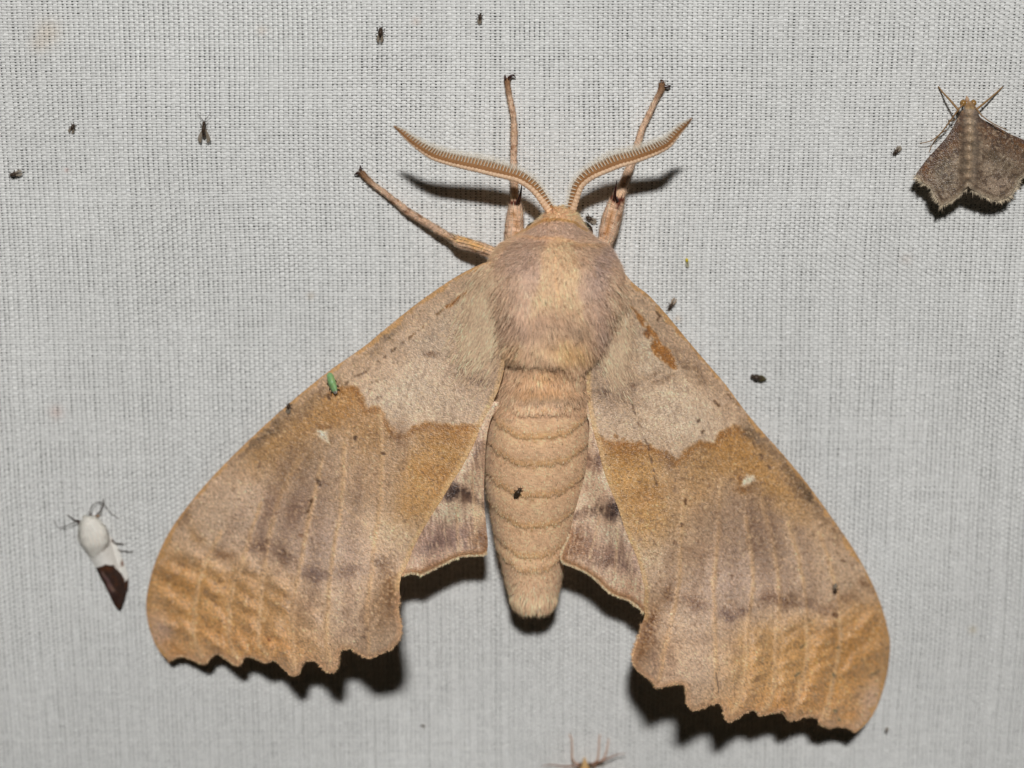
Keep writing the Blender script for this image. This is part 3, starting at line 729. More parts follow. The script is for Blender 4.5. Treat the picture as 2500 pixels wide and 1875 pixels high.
def body_mesh():
    ys = np.concatenate([np.arange(503, 1490, 2.6), [1490]])
    f = [np.interp(ys, ST[:, 0], ST[:, k]) for k in range(1, 5)]
    k = np.ones(9) / 9
    for i in range(4):
        kk_ = k if i < 2 else np.ones(5) / 5
        h_ = len(kk_) // 2
        g = np.convolve(np.pad(f[i], h_, mode='edge'), kk_, mode='valid'); g[:4] = f[i][:4]; g[-6:] = f[i][-6:]; f[i] = g
    l, r, zc, hh = f
    S = 150
    a = np.arange(S) / S * 2 * np.pi
    ex = np.interp(ys, [503, 600, 680, 740, 820, 870, 930, 1000, 1120], [.95, .82, .74, .78, 1.02, 1.02, .82, .82, .92])[:, None]
    ca = np.sign(np.cos(a)) * np.abs(np.cos(a)) ** ex; sa = np.sign(np.sin(a)) * np.abs(np.sin(a)) ** ex
    A = at(l, ys, zc); B = at(r, ys, zc)
    C = (A + B) / 2; hw = (B[:, 0] - A[:, 0]) / 2
    yy = ys[:, None] + np.zeros(S)
    uu = np.cos(a)[None] + np.zeros((len(ys), 1))
    # abdominal rings: each overlaps the next
    s = yy + 42 * uu ** 2 + (vnoise(uu * 900, yy * 0 + 1, 22, 44) - .5) * 9 + (vnoise(uu * 900, yy * 0 + 5, 7, 46) - .5) * 5
    disp = np.zeros_like(s)
    for y0, y1 in zip(SEG[:-1], SEG[1:]):
        t = (s - y0) / (y1 - y0)
        m = (t >= 0) & (t < 1)
        disp[m] = (0.030 * t ** 1.3 + 0.02 * np.sin(np.pi * np.clip(t, 0, 1)))[m]
    m = (s >= 905) & (s < SEG[0]); disp[m] = (0.06 * ((s - 905) / (SEG[0] - 905)) ** 1.2)[m]
    lump = fbm(uu * 160 + 700, yy, 46, 51) - .5
    disp += 0.07 * lump * (yy < 900) + 0.03 * lump * (yy >= 900)
    disp *= sstep(1492, 1450, yy)
    # the hind edge of the thorax is not straight: it hangs lower on the right
    xx = l[:, None] + (r - l)[:, None] * (uu + 1) / 2
    yb = np.interp(xx, [1225, 1260, 1284, 1307, 1331, 1367, 1403, 1430, 1447, 1470], [850, 862, 874, 852, 862, 882, 906, 892, 862, 850])
    ye = yy - (yb - 866) * sstep(780, 840, yy) * (1 - sstep(915, 950, yy))
    zc2 = np.interp(ye, ys, zc); hh2 = np.interp(ye, ys, hh)
    X = C[:, 0, None] + (hw[:, None] + disp) * ca
    Z = zc2 + (hh2 + disp) * sa
    # drooped belly stays off the cloth
    Z = np.maximum(Z, 0.05)
    Y = C[:, 1, None] + 0 * X
    V = np.stack([X, Y, Z], -1).reshape(-1, 3)
    n = len(ys)
    i, j = np.meshgrid(np.arange(n - 1), np.arange(S), indexing='ij')
    q = np.stack([i * S + j, (i + 1) * S + j, (i + 1) * S + (j + 1) % S, i * S + (j + 1) % S], -1).reshape(-1, 4)
    q = q[:, ::-1]
    e = np.array([C[0], C[-1]]); e[0][2] = zc[0]; e[1][2] = zc[-1]
    V = np.vstack([V, e]); kk = np.arange(S); c0 = len(V) - 2
    t0 = np.stack([np.full(S, c0), (kk + 1) % S, kk], -1); t1 = np.stack([np.full(S, c0 + 1), (n - 1) * S + kk, (n - 1) * S + (kk + 1) % S], -1)
    sv = np.concatenate([s.ravel(), [500, 1500]])
    return V, [q, np.vstack([t0, t1])[:, ::-1]], sv


def body_paint(px, py, s=None):
    p = Paint(px, py, (204, 173, 140))
    p.mix(1 - sstep(960, 1010, p.wy), (196, 170, 143))
    # head and collar
    p.mix(1 - sstep(531, 539, py - 0.0045 * (px - 1368) ** 2), (220, 186, 150))
    p.blob(1365, 565, 100, 26, 0, (176, 156, 142), .7, 1.5, .2)
    p.mix(1 - sstep(531, 539, py - 0.0045 * (px - 1368) ** 2), (220, 186, 150))
    p.stroke([(1262, 572), (1330, 536), (1372, 537), (1400, 540), (1430, 560)], 3, (166, 128, 62), .6, .7, .3)
    p.stroke([(1270, 576), (1330, 580), (1395, 588), (1408, 598), (1480, 596)], 4, (206, 168, 124), .6, .7, .3)
    # shoulders grey, broad cream stripe along the middle
    p.blob(1275, 640, 60, 60, 20, (168, 148, 138), .62, 1.2, .2); p.blob(1470, 650, 34, 70, 10, (160, 144, 138), .8, 1.2, .2); p.blob(1450, 720, 40, 60, 0, (172, 152, 140), .4, 1.2, .2)
    p.blob(1245, 720, 40, 90, 10, (196, 172, 150), .6, 1.2, .2); p.blob(1275, 760, 50, 60, 30, (182, 158, 140), .4, 1.2, .2)
    cs = p.mask(np.array([(1338, 588), (1372, 582), (1400, 590), (1408, 640), (1412, 700), (1425, 780), (1440, 870), (1300, 850), (1290, 760), (1308, 690), (1322, 640)], float), 9, .6)
    p.mix(cs * (.70 - .28 * sstep(730, 840, py)), (212, 184, 146))
    p.blob(1350, 800, 70, 34, 10, (176, 152, 126), .55); p.blob(1400, 800, 40, 24, 20, (150, 128, 106), .6); p.blob(1290, 800, 40, 26, -20, (164, 142, 126), .6); p.blob(1340, 770, 60, 16, 0, (170, 140, 118), .4)
    p.blob(1390, 850, 46, 26, 15, (204, 168, 110), .7); p.blob(1260, 850, 30, 36, 0, (202, 172, 134), .7); p.blob(1470, 790, 24, 50, 10, (176, 156, 144), .7)
    p.blob(1330, 920, 70, 36, 0, (206, 166, 122), .8); p.blob(1330, 958, 80, 14, 0, (164, 126, 80), .6); p.blob(1345, 975, 70, 8, 0, (130, 112, 86), .6)
    p.blob(1330, 1020, 100, 10, 0, (176, 150, 128), .6)
    p.blob(1212, 765, 36, 120, 5, (200, 176, 150), .85, 1.3, .2); p.blob(1502, 755, 28, 100, -5, (200, 176, 150), .85, 1.3, .2)
    if s is not None:
        for k, y0 in enumerate(SEG):
            d = y0 - s
            g = (d > -1.5) & (d < 5)
            p.mix(np.where(g, .40, 0) * (0.55 + .6 * vnoise(px, py, 16, 66)), (132, 104, 52) if k else (110, 94, 74))
            p.mix(.35 * np.exp(-((d - 9) / 8) ** 2), (186, 140, 78))
            p.mix(.28 * np.exp(-((d + 10) / 9) ** 2), (216, 180, 140))
    p.mix(.5 * sstep(1330, 1480, py), (220, 190, 162))
    p.mix(.3 * sstep(.6, .8, fbm(px, py, 7, 61, 2)), (152, 122, 92))
    p.c *= (0.94 + .12 * fbm(px, py, 40, 63))[:, None]
    return p


V, F, sv = body_mesh()
bx, by = pix(V)
p = body_paint(bx, by, sv); p.grain(.06)
body = build('body', V, F, M_BODY, moth, p.out(KB))
BV = V.copy(); BS = sv
nn = np.zeros(len(V) * 3, np.float32)
body.data.vertices.foreach_get('normal', nn)
BN = nn.reshape(-1, 3).astype(float)


def fur(name, pick, count, length, lift, width, flow, seed, jitter=.085, parent=body):
    r = np.random.default_rng(seed)
    idx = r.choice(np.nonzero(pick)[0], count)
    root = BV[idx] + r.normal(0, .02, (count, 3))
    n = BN[idx]
    px, py = pix(root)
    d = flow(px, py, r, count)
    d = d - n * np.sum(d * n, 1)[:, None]
    d /= np.linalg.norm(d, axis=1)[:, None] + 1e-9
    L = length(px, py) * r.uniform(.55, 1.25, count)
    lf = np.radians(lift) * r.uniform(.4, 1.7, count)
    tip = root + L[:, None] * (d * np.cos(lf)[:, None] + n * np.sin(lf)[:, None])
    W = width * r.uniform(.7, 1.3, count)
    hv, hf = hairs(root - n * .02, tip, n, W, .12)
    pp = body_paint(px, py)
    pp.c *= np.clip(1 + r.normal(0, jitter, count), .45, 1.5)[:, None]
    dk = r.random(count) < .025
    pp.c[dk] *= .55
    col = np.repeat(np.clip(pp.out(KB * 1.08, .95), 0, .97), 5, 0)
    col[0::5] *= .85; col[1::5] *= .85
    nv = n * .7 + np.array([0, .30, .45]) + r.normal(0, .07, (count, 3))
    nv /= np.linalg.norm(nv, axis=1)[:, None]
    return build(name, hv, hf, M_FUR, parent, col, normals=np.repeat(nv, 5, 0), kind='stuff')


def flow_thorax(px, py, r, n):
    ax = (px - 1345) / 150
    ang = (vnoise(px, py, 60, 31) - .5) * 1.3 + r.normal(0, .16, n)
    dx = ax * .55 + ang * .8
    return np.stack([dx, np.full(n, -1.0), np.full(n, -.05)], 1)


def flow_ab(px, py, r, n):
    return np.stack([(px - 1320) / 500 + r.normal(0, .15, n), np.full(n, -1.0), np.zeros(n)], 1)


upn = BN[:, 2] > -.15
fur('fur', upn & (bx > 0) & (by > 590) & (by < 872), 78000, lambda x, y: .14 + .16 * sstep(620, 840, y), 17, .0105, flow_thorax, 1)
fur('fur', upn & (by > np.interp(bx, [1225, 1284, 1307, 1331, 1367, 1403, 1430, 1447], [830, 850, 832, 842, 860, 884, 868, 838]) ) & (by < np.interp(bx, [1225, 1284, 1307, 1331, 1367, 1403, 1430, 1447], [846, 868, 848, 858, 876, 900, 886, 856])) & (bx > 1215), 4200, lambda x, y: .26 + 0 * x, 20, .014, flow_thorax, 2)
fur('fur', (BN[:, 2] > -.1) & (np.abs(BN[:, 0]) > .35) & (by > 690) & (by < 855), 5200, lambda x, y: .34 + 0 * x, 30, .012, flow_thorax, 9)
fur('fur', upn & (by > 503) & (by < 600), 11000, lambda x, y: .07 + .05 * sstep(560, 600, y), 14, .011, flow_thorax, 3)
fur('fur', upn & (by > 872) & (by < 1010), 15000, lambda x, y: .18 - .06 * sstep(960, 1010, y), 12, .012, flow_ab, 4)
fur('fur', upn & (by > 1005) & (by < 1470), 22000, lambda x, y: .055 + .05 * sstep(1380, 1460, y), 10, .010, flow_ab, 5, .12)
fur('tail_tuft', (by > 1455) & (by < 1489), 4200, lambda x, y: .24 + 0 * x, 12, .012, flow_ab, 6, .10)


def wing_fur(pts_fn, count, zf, seed, K_, dirfn, length, colr):
    """hairs lying on the wing where it leaves the thorax"""
    r = np.random.default_rng(seed)
    px, py = pts_fn(r, count)
    ok = inside(px, py, np.array(K_, float)); px = px[ok]; py = py[ok]; count = len(px)
    e = 4.0
    P = at(px, py, zf(px, py)); Pa = at(px + e, py, zf(px + e, py)); Pb = at(px, py + e, zf(px, py + e))
    n = np.cross(Pb - P, Pa - P); n /= np.linalg.norm(n, axis=1)[:, None]
    n = n * np.sign(n[:, 2])[:, None]
    d = dirfn(px, py, r); d = d - n * np.sum(d * n, 1)[:, None]; d /= np.linalg.norm(d, axis=1)[:, None]
    L = length * r.uniform(.5, 1.3, count)
    tip = P + d * L[:, None] + n * (L * .10)[:, None]
    hv, hf = hairs(P, tip, n, .011 * r.uniform(.7, 1.3, count), .12)
    c = np.array(colr, float)[None] * np.clip(1 + r.normal(0, .09, count), .5, 1.4)[:, None]
    big = fbm(px, py, 50, 12)
    c = c * (.88 + .24 * big)[:, None]
    col = np.repeat(np.clip(lin(np.clip(c * np.array([1.02, .995, .965]), 0, 255) / 255) * KW * 1.02, 0, .9), 5, 0)
    nv = n + np.array([0, .2, .2]) + r.normal(0, .06, (count, 3)); nv /= np.linalg.norm(nv, axis=1)[:, None]
    return hv, hf, col, np.repeat(nv, 5, 0)


def scatter(cx, cy, rx, ry, ang):
    t = math.radians(ang)
    def f(r, n):
        a = r.normal(0, .5, n) * rx; b = r.normal(0, .5, n) * ry
        return cx + a * math.cos(t) - b * math.sin(t), cy + a * math.sin(t) + b * math.cos(t)
    return f


wl = [o for o in moth.children if o.name.startswith('forewing')]
for wing_o, OUTL, sp, zf, sx, sd in ((wl[0], LF, scatter(1186, 780, 56, 120, 8), zLF, -.62, 41), (wl[1], RF, scatter(1496, 800, 34, 120, -6), zRF, .42, 42)):
    a = wing_fur(sp, 6500, zf, sd, OUTL, lambda x, y, r: np.stack([np.full(len(x), sx) + r.normal(0, .2, len(x)), np.full(len(x), -1.0), np.zeros(len(x))], 1), .22, (200, 176, 150))
    build('fur', a[0], a[1], M_FUR, wing_o, a[2], normals=a[3], kind='stuff')

# eye on the right side of the head
def ellipsoid(c, r, nu=20, nv=12):
    u = np.arange(nu) / nu * 2 * np.pi; v = np.linspace(-np.pi / 2, np.pi / 2, nv)
    P = np.stack([np.cos(v)[:, None] * np.cos(u), np.cos(v)[:, None] * np.sin(u), np.sin(v)[:, None] + 0 * u], -1) * np.array(r) + np.array(c)
    i, j = np.meshgrid(np.arange(nv - 1), np.arange(nu), indexing='ij')
    q = np.stack([i * nu + j, i * nu + (j + 1) % nu, (i + 1) * nu + (j + 1) % nu, (i + 1) * nu + j], -1).reshape(-1, 4)
    return P.reshape(-1, 3), [q]


v, f = ellipsoid(at(1424, 567, .92), (.23, .25, .26))
build('eye', v, f, M_EYE, body)
v, f = ellipsoid(at(1302, 568, .92), (.20, .25, .24))
build('eye', v, f, M_EYE, body)

# ---- antennae
def antenna(pts, zs, side):
    root = moth
    L = smooth_line(np.column_stack([pts, zs]), 8)
    L = resample(L, 2.0)
    n = len(L)
    t = np.linspace(0, 1, n)                      # 0 tip, 1 base
    P = at(L[:, 0], L[:, 1], L[:, 2])
    T = np.gradient(P, axis=0); T /= np.linalg.norm(T, axis=1)[:, None]
    out = np.cross(T, [0, 0, 1.0]); out /= np.linalg.norm(out, axis=1)[:, None]
    out = out * np.sign(out[:, 1])[:, None]       # towards the top of the picture
    for _ in range(30): out[1:-1] = (out[:-2] + out[1:-1] + out[2:]) / 3
    up = np.array([0, 0, 1.0])
    w = np.interp(t, [0, .06, .25, .6, .85, 1], [.02, .07, .15, .19, .13, .09])
    # shaft: cream, slightly beaded
    bead = 1 + .10 * np.sin(np.arange(n) * 2 * np.pi / 4.6)
    rs = np.interp(t, [0, .08, .3, .8, 1], [.012, .03, .045, .060, .085]) * bead
    v, f = tube(P, rs, rs, 10)
    ax, ay = pix(v)
    pa = Paint(ax, ay, (198, 174, 148)); pa.grain(.06)
    o = build('antenna', v, f, M_LEG, root, pa.out(KB))
    # brown comb plate standing up from the shaft
    W = w * 1.42
    rows = 6
    G = np.empty((n, rows, 3)); cc = np.empty((n, rows, 3))
    for k in range(rows):
        q = k / (rows - 1)
        G[:, k] = P + out * (W * q)[:, None] + up * (.02 - .10 * q * q * (W / .27))[:, None]
        cc[:, k] = np.array((134, 92, 56)) * (1 - .45 * q) + np.array((176, 138, 92)) * .45 * q
    i, j = np.meshgrid(np.arange(n - 1), np.arange(rows - 1), indexing='ij')
    b = i * rows + j
    qd = np.stack([b, b + rows, b + rows + 1, b + 1], -1).reshape(-1, 4)
    comb = build('comb', G.reshape(-1, 3), qd, M_LEG, o, np.clip(lin(cc.reshape(-1, 3) / 255) * KB * RNG.normal(1, .06, (n * rows, 1)), 0, .9))
    s_ = comb.modifiers.new('thickness', 'SOLIDIFY'); s_.thickness = 0.03; s_.offset = 0
    # bristles: stout pale ticks in a row, and a haze of finer ones beyond
    r = np.random.default_rng(50)
    ti = np.arange(4, n - 6, 4)
    ru = P[ti] + out[ti] * (W[ti] * .50)[:, None] + up * .035
    along = T[ti]
    along = along * np.sign(along[:, 0] * (1 if side < 0 else -1))[:, None]
    tp = P[ti] + out[ti] * (W[ti] * 1.55)[:, None] + up * .05 + along * (W[ti] * .14)[:, None]
    nr = np.tile(up, (len(ti), 1))
    hv, hf = hairs(ru, tp, nr, .021, .10)
    fi = r.integers(3, n - 3, 2600)
    rq = r.uniform(.8, 1.0, len(fi))
    ru2 = P[fi] + out[fi] * (W[fi] * rq)[:, None] + up * r.uniform(-.09, .03, len(fi))[:, None]
    tp2 = P[fi] + out[fi] * (W[fi] * r.uniform(1.3, 1.85, len(fi)))[:, None] + up * r.uniform(-.09, .03, len(fi))[:, None] + T[fi] * r.normal(0, .03, len(fi))[:, None]
    hv2, hf2 = hairs(ru2, tp2, np.tile(up, (len(fi), 1)), .0048, .08)
    fi = r.integers(int(n * .03), n - 3, 420)
    ru3 = P[fi] + up * r.uniform(-.05, .02, len(fi))[:, None]
    tp3 = P[fi] - out[fi] * (W[fi] * r.uniform(.25, .5, len(fi)))[:, None] + T[fi] * r.normal(0, .03, len(fi))[:, None]
    hv3, hf3 = hairs(ru3, tp3, np.tile(up, (len(fi), 1)), .0055, .08)
    build('bristles', hv, hf, M_BRISTLE, o, kind='stuff')
    v, f = merge((hv2, hf2), (hv3, hf3))
    build('bristles', v, f, M_HAZE, o, kind='stuff')
    return o


LA = [(961, 309), (977, 324), (1004, 350), (1031, 371), (1058, 387), (1095, 399), (1131, 408), (1167, 416), (1203, 425), (1239, 433), (1266, 441), (1294, 458), (1312, 476), (1328, 497), (1340, 514)]
RA = [(1689, 290), (1679, 304), (1661, 324), (1636, 355), (1608, 372), (1578, 384), (1547, 395), (1515, 404), (1487, 415), (1456, 428), (1434, 441), (1418, 458), (1408, 484), (1400, 509), (1397, 520)]
za = lambda pts, d0, d1: [zsh(x, y, d) for (x, y), d in zip(pts, np.interp(np.linspace(0, 1, len(pts)), [0, .4, .8, 1], [d0, 80, 60, d1]))]
antenna(LA, za(LA, 114, 52), -1)
antenna(RA, za(RA, 122, 52), 1)

# ---- legs
def leg(path, radii_px, zs, claws, extra=None, flat=1.0):
    n0 = len(path)
    D_ = np.column_stack([path, zs, radii_px]).astype(float)
    L = resample(smooth_line(D_, 6), 2.2)
    jag = (vnoise(np.arange(len(L)) * 1.0, np.zeros(len(L)), 3.0, n0) - .5) * np.interp(L[:, 3], [10, 18], [2.0, .5])
    rad = (L[:, 3] + jag * .8) / PX
    P = at(L[:, 0], L[:, 1], L[:, 2])
    v, f = tube(P, rad, rad * flat, 14)
    x, y = pix(v)
    p = Paint(x, y, (184, 160, 138))
    p.mix(.35 * sstep(.5, .8, fbm(x, y, 9, 17)), (160, 126, 92))
    t0 = np.array(path[0]); dt = np.hypot(x - t0[0], y - t0[1])
    p.mix(.75 * (1 - sstep(6, 60, dt)), (104, 74, 48))
    p.mix(.6 * sstep(.76, .82, vnoise(x, y, 7, 27)), (110, 74, 48))
    if extra:
        for kind, *a in extra:
            if kind == 's': p.stroke(a[0], a[1], a[2], a[3], .5, .35)
            else: p.blob(*a)
    p.grain(.08)
    o = build('leg', v, f, M_LEG, moth, p.out(KB))
    # pelt on the leg
    r = np.random.default_rng(n0 * 3)
    cnt = int(len(L) * 16)
    nv_ = np.zeros(len(v) * 3, np.float32); o.data.vertices.foreach_get('normal', nv_); nv_ = nv_.reshape(-1, 3).astype(float)
    id_ = r.integers(0, len(v) - 2, cnt); id_ = id_[nv_[id_][:, 2] > -.4]
    ring = np.minimum(id_ // 14, len(P) - 2)
    d = (P[ring] - P[ring + 1]); d /= np.linalg.norm(d, axis=1)[:, None] + 1e-9
    ln = (.05 + rad[ring] * .35) * r.uniform(.6, 1.3, len(id_))
    tip = v[id_] + (d * .93 + nv_[id_] * .35) * ln[:, None]
    hv, hf = hairs(v[id_], tip, nv_[id_], .010, .1)
    cb = p.c[id_] * np.clip(1 + r.normal(0, .15, len(id_)), .5, 1.4)[:, None]
    build('fur', hv, hf, M_FUR, o, np.repeat(np.clip(lin(cb / 255) * KB, 0, .9), 5, 0), normals=np.repeat(nv_[id_], 5, 0), kind='stuff')
    for c in claws:
        c = np.array(c, float)
        cl = smooth_line(c, 5)
        v, f = tube(at(cl[:, 0], cl[:, 1], cl[:, 2]), np.linspace(.046, .010, len(cl)), None, 8)
        build('claw', v, f, M_HORN, o)
    return o


def spur(pts, r0, o):
    c = smooth_line(np.array(pts, float), 6)
    v, f = tube(at(c[:, 0], c[:, 1], c[:, 2]), np.interp(np.linspace(0, 1, len(c)), [0, .3, 1], [r0, r0 * .8, .008]), None, 9)
    build('spur', v, f, M_HORN, o)


BRN = (142, 98, 52); DBR = (70, 28, 16)
o = leg([(1238, 192), (1241, 221), (1248, 256), (1254, 290), (1255, 340), (1254, 386), (1255, 430), (1256, 470), (1257, 486), (1258, 512), (1256, 545), (1254, 580), (1258, 620)],
        [6, 6.5, 7, 7, 8.5, 8, 9, 10, 11, 18, 21.5, 22, 20], [.12, .11, .12, .13, .15, .18, .25, .33, .38, .45, .55, .68, .85],
        [[(1235, 196, .14), (1233, 188, .15), (1233, 182, .10)], [(1241, 194, .14), (1247, 186, .16), (1254, 184, .16), (1259, 190, .08)]],
        [('s', [(1256, 525), (1255, 550), (1256, 585)], 3.8, BRN, .95), ('s', [(1247, 494), (1258, 497), (1270, 488)], 5, DBR, .95), ('b', 1253, 483, 8, 6, 0, (214, 184, 150), .9)])
spur([(1263, 496, .62), (1269, 482, .72), (1272, 466, .78), (1274, 449, .80)], .050, o)
o = leg([(1616, 203), (1614, 220), (1599, 248), (1584, 281), (1569, 312), (1559, 344), (1551, 372), (1536, 413), (1523, 448), (1516, 466), (1504, 499), (1493, 534), (1485, 565), (1477, 592), (1462, 620)],
        [7, 7, 6, 7, 7, 8, 8.5, 9.5, 11, 13, 20, 23, 22, 18, 16], [.12, .11, .12, .13, .14, .16, .18, .24, .32, .36, .45, .52, .60, .70, .85],
        [[(1614, 208, .14), (1618, 200, .16), (1614, 196, .14), (1611, 199, .09)], [(1622, 211, .14), (1630, 212, .16), (1636, 210, .15), (1634, 216, .08)]],
        [('s', [(1501, 515), (1494, 540), (1486, 562), (1474, 582)], 3.8, BRN, .95), ('s', [(1497, 480), (1506, 490), (1517, 489)], 5.5, DBR, .95), ('s', [(1508, 492), (1510, 505)], 5, DBR, .8), ('b', 1514, 470, 10, 8, 0, (214, 184, 150), .8)])
spur([(1506, 491, .62), (1501, 478, .74), (1503, 460, .80), (1506, 440, .82)], .052, o)
leg([(881, 420), (905, 445), (936, 469), (967, 493), (996, 517), (1030, 538), (1065, 560), (1099, 579), (1111, 585), (1125, 593), (1159, 602), (1202, 618), (1240, 640)],
    [7, 6.5, 7, 7.5, 9, 9, 9.5, 9, 12, 15, 15, 15, 14], [.12, .12, .14, .16, .20, .27, .36, .46, .52, .58, .72, .95, 1.1],
    [[(880, 417, .14), (880, 410, .15), (879, 404, .09)], [(877, 422, .14), (870, 424, .15), (865, 428, .08)]],
    [('b', 1150, 592, 50, 6, 16, (196, 152, 84), .7), ('s', [(1109, 578), (1113, 586)], 2, (96, 70, 44), .8), ('s', [(990, 515), (998, 520)], 3, (110, 66, 40), .8), ('s', [(954, 492), (962, 497)], 3, (110, 66, 40), .7)])


# ------------------------------------------------------------------ smaller insects
def cloth_z(px, py): return 0.02
def lwing_z(px, py): return float(zLF(px, py)) + .02
def rwing_z(px, py): return float(zRF(px, py)) + .02


def along_path(h, t, stations, zf, sides=10):
    """body from head h to tail t; stations (fraction, half width px, height centre, half height)"""
    h = np.array(h, float); t = np.array(t, float)
    S = np.array(stations, float)
    f = np.linspace(0, 1, 14)
    xy = h + (t - h) * f[:, None]
    zc = np.interp(f, S[:, 0], S[:, 2]); hw = np.interp(f, S[:, 0], S[:, 1]) / PX; hh = np.interp(f, S[:, 0], S[:, 3])
    zz = np.array([zf(a, b) for a, b in xy]) + zc
    return tube(at(xy[:, 0], xy[:, 1], zz), hw, hh, sides)


def gnat(name, cat, label, head, tail, w, zf=cloth_z, mat=None, wmat=None, group='tiny flies scattered on the cloth and moth', spread=0.18, wlen=1.0, body_f=.68, legs=True, feel=True, ww=1.0, fl=1.0):
    mat = mat or M_GNAT; wmat = wmat or M_GNATWING
    h = np.array(head, float); t = np.array(tail, float)
    ln = np.linalg.norm(t - h); d = (t - h) / ln; s = np.array([-d[1], d[0]])
    z0 = zf(*((h + t) / 2))
    root = empty(name, at(*((h + t) / 2), z0), label, cat, group)
    k = ln / 22.0
    hz = .045 * max(k, .6)
    be = h + d * ln * body_f
    v, f = along_path(h, be, [(0, w * .25, hz, .02), (.06, w * .36, hz * 1.1, .04 * k), (.2, w * .34, hz * 1.1, .04 * k), (.25, w * .2, hz, .03 * k), (.4, w * .5, hz * 1.5, .065 * k), (.55, w * .46, hz * 1.4, .06 * k), (.62, w * .34, hz * 1.1, .04 * k), (.8, w * .42, hz, .045 * k), (1, w * .1, hz * .7, .015)], zf)
    build('body', v, f, mat, root)
    for sg in (-1, 1):
        a = h + d * ln * .32 + s * sg * w * .22
        e = h + d * ln * wlen + s * sg * ln * spread
        m = (a + e) / 2
        n_ = s * sg
        o1 = [a, m + n_ * w * .34 * ww, h + d * ln * (wlen - .12) + s * sg * (ln * spread + w * .24 * ww), e, h + d * ln * (wlen + .02) + s * sg * (ln * spread - w * .3 * ww), m - n_ * w * .14 * ww]
        poly = smooth_line(np.array(o1), 5, True)
        x, y, q = sheet(poly, max(1.0, ln / 14))
        tt = ((x - a[0]) * d[0] + (y - a[1]) * d[1]) / ln
        zb = np.array([zf(p_, q_) for p_, q_ in zip(x, y)])
        o = build('wing', at(x, y, zb + hz * 2.1 - hz * 1.3 * tt + .006 * sg), q, wmat, root)
        so = o.modifiers.new('thickness', 'SOLIDIFY'); so.thickness = .006; so.offset = 0
    if legs:
        for sg in (-1, 1):
            for fr, ang, le in ((.28, -.7, .36), (.38, .1, .34), (.48, .8, .42)):
                a = h + d * ln * fr; dirv = s * sg * math.cos(ang) + d * math.sin(ang)
                kn = a + dirv * w * .7; ft = kn + (dirv * .7 + d * .3 * np.sign(ang + .01)) * ln * le * .5
                zz = [z0 + hz, z0 + hz * 1.6, z0 + .004]
                pts = [(a[0], a[1], zz[0]), (kn[0], kn[1], zz[1]), (ft[0], ft[1], zz[2])]
                P = at([q_[0] for q_ in pts], [q_[1] for q_ in pts], [q_[2] for q_ in pts])
                v, f = tube(P, [.009, .008, .005], None, 5)
                build('leg', v, f, mat, root)
    if feel:
        for sg in (-1, 1):
            e = h - d * ln * .18 * fl + s * sg * ln * .14 * fl
            v, f = tube(at([h[0], e[0]], [h[1], e[1]], [z0 + hz * 1.2, z0 + hz * 1.5]), [.007, .004], None, 5)
            build('antenna', v, f, mat, root)
    return root


def body_z(px, py):
    # top of the moth's back under this point
    m = (BN[:, 2] > .2)
    d = (bx[m] - px) ** 2 + (by[m] - py) ** 2
    return float(BV[m][np.argmin(d)][2]) + .02


gnat('fly', 'fly', 'tiny dark fly nearest the top edge of the cloth, its head up', (1173, 35), (1170, 58), 9, spread=.10)
gnat('fly', 'fly', 'dark long-bodied fly with folded brown wings on cloth left of the topmost fly', (930, 69), (927, 103), 13, spread=.13, body_f=.72)
gnat('midge', 'midge', 'midge with spread greyish clear wings and long feelers on the upper left cloth', (498, 297), (498, 346), 11, spread=.24, body_f=.84, ww=1.5, fl=2.6, wlen=1.02)
gnat('fly', 'fly', 'tiny dark fly with tilted wings on cloth left of the clear-winged midge', (180, 304), (172, 324), 10, spread=.24)
gnat('fly', 'fly', 'tiny dark fly lying sideways against the left edge of the photo', (25, 428), (53, 421), 11, spread=.16)
gnat('fly', 'fly', 'tiny dark fly on cloth between the moth head and its right foreleg', (1432, 529), (1455, 543), 11, spread=.12)
gnat('aphid', 'aphid', 'tiny yellow-headed pale insect on cloth right of the moth shoulder', (1676, 631), (1679, 652), 8, mat=M_YELLOW, wmat=material('pale_wing', (206, 200, 176), .4, .4, noise=None, bump=None, alpha=.75), spread=.10, body_f=.45, legs=False, feel=False)
gnat('fly', 'fly', 'tiny pale-winged fly with head down, beside the right wing front edge', (1633, 754), (1649, 729), 9, spread=.12, wmat=material('tan_wing', (168, 148, 126), .4, .4, noise=(60, .2), bump=None, alpha=.9))
gnat('beetle', 'beetle', 'dark olive elongated beetle lying sideways on cloth right of the moth', (1833, 918), (1870, 926), 15, spread=.04, body_f=.8, wmat=material('olive_wing_case', (88, 80, 54), .4, .5, noise=(40, .2), bump=None), legs=False, feel=False)
gnat('fly', 'fly', 'small dark fly on cloth just left of the brown moth at right edge', (2182, 376), (2199, 358), 10, spread=.12)
gnat('fly', 'fly', 'small dark brown bug walking on the moth abdomen', (1271, 1193), (1256, 1215), 12, zf=body_z, spread=.06, body_f=.9, wmat=M_GNAT)
gnat('fly', 'fly', 'tiny dark fly on the front edge of the moth left wing', (705, 986), (703, 1009), 10, zf=lwing_z, spread=.10)
gnat('fly', 'fly', 'tiny dark fly on the outer part of the moth right wing', (2038, 1448), (2040, 1424), 9, zf=rwing_z, spread=.06, body_f=.5)
gnat('fly', 'fly', 'tiny dark speck of a fly on cloth below the right wing tip', (2163, 1791), (2167, 1776), 8, spread=.05, body_f=.9, legs=False, feel=False)
gnat('fly', 'fly', 'minute greenish speck of a fly on cloth below the left wing', (1027, 1770), (1038, 1774), 5, spread=.05, mat=M_GNAT, legs=False, feel=False)

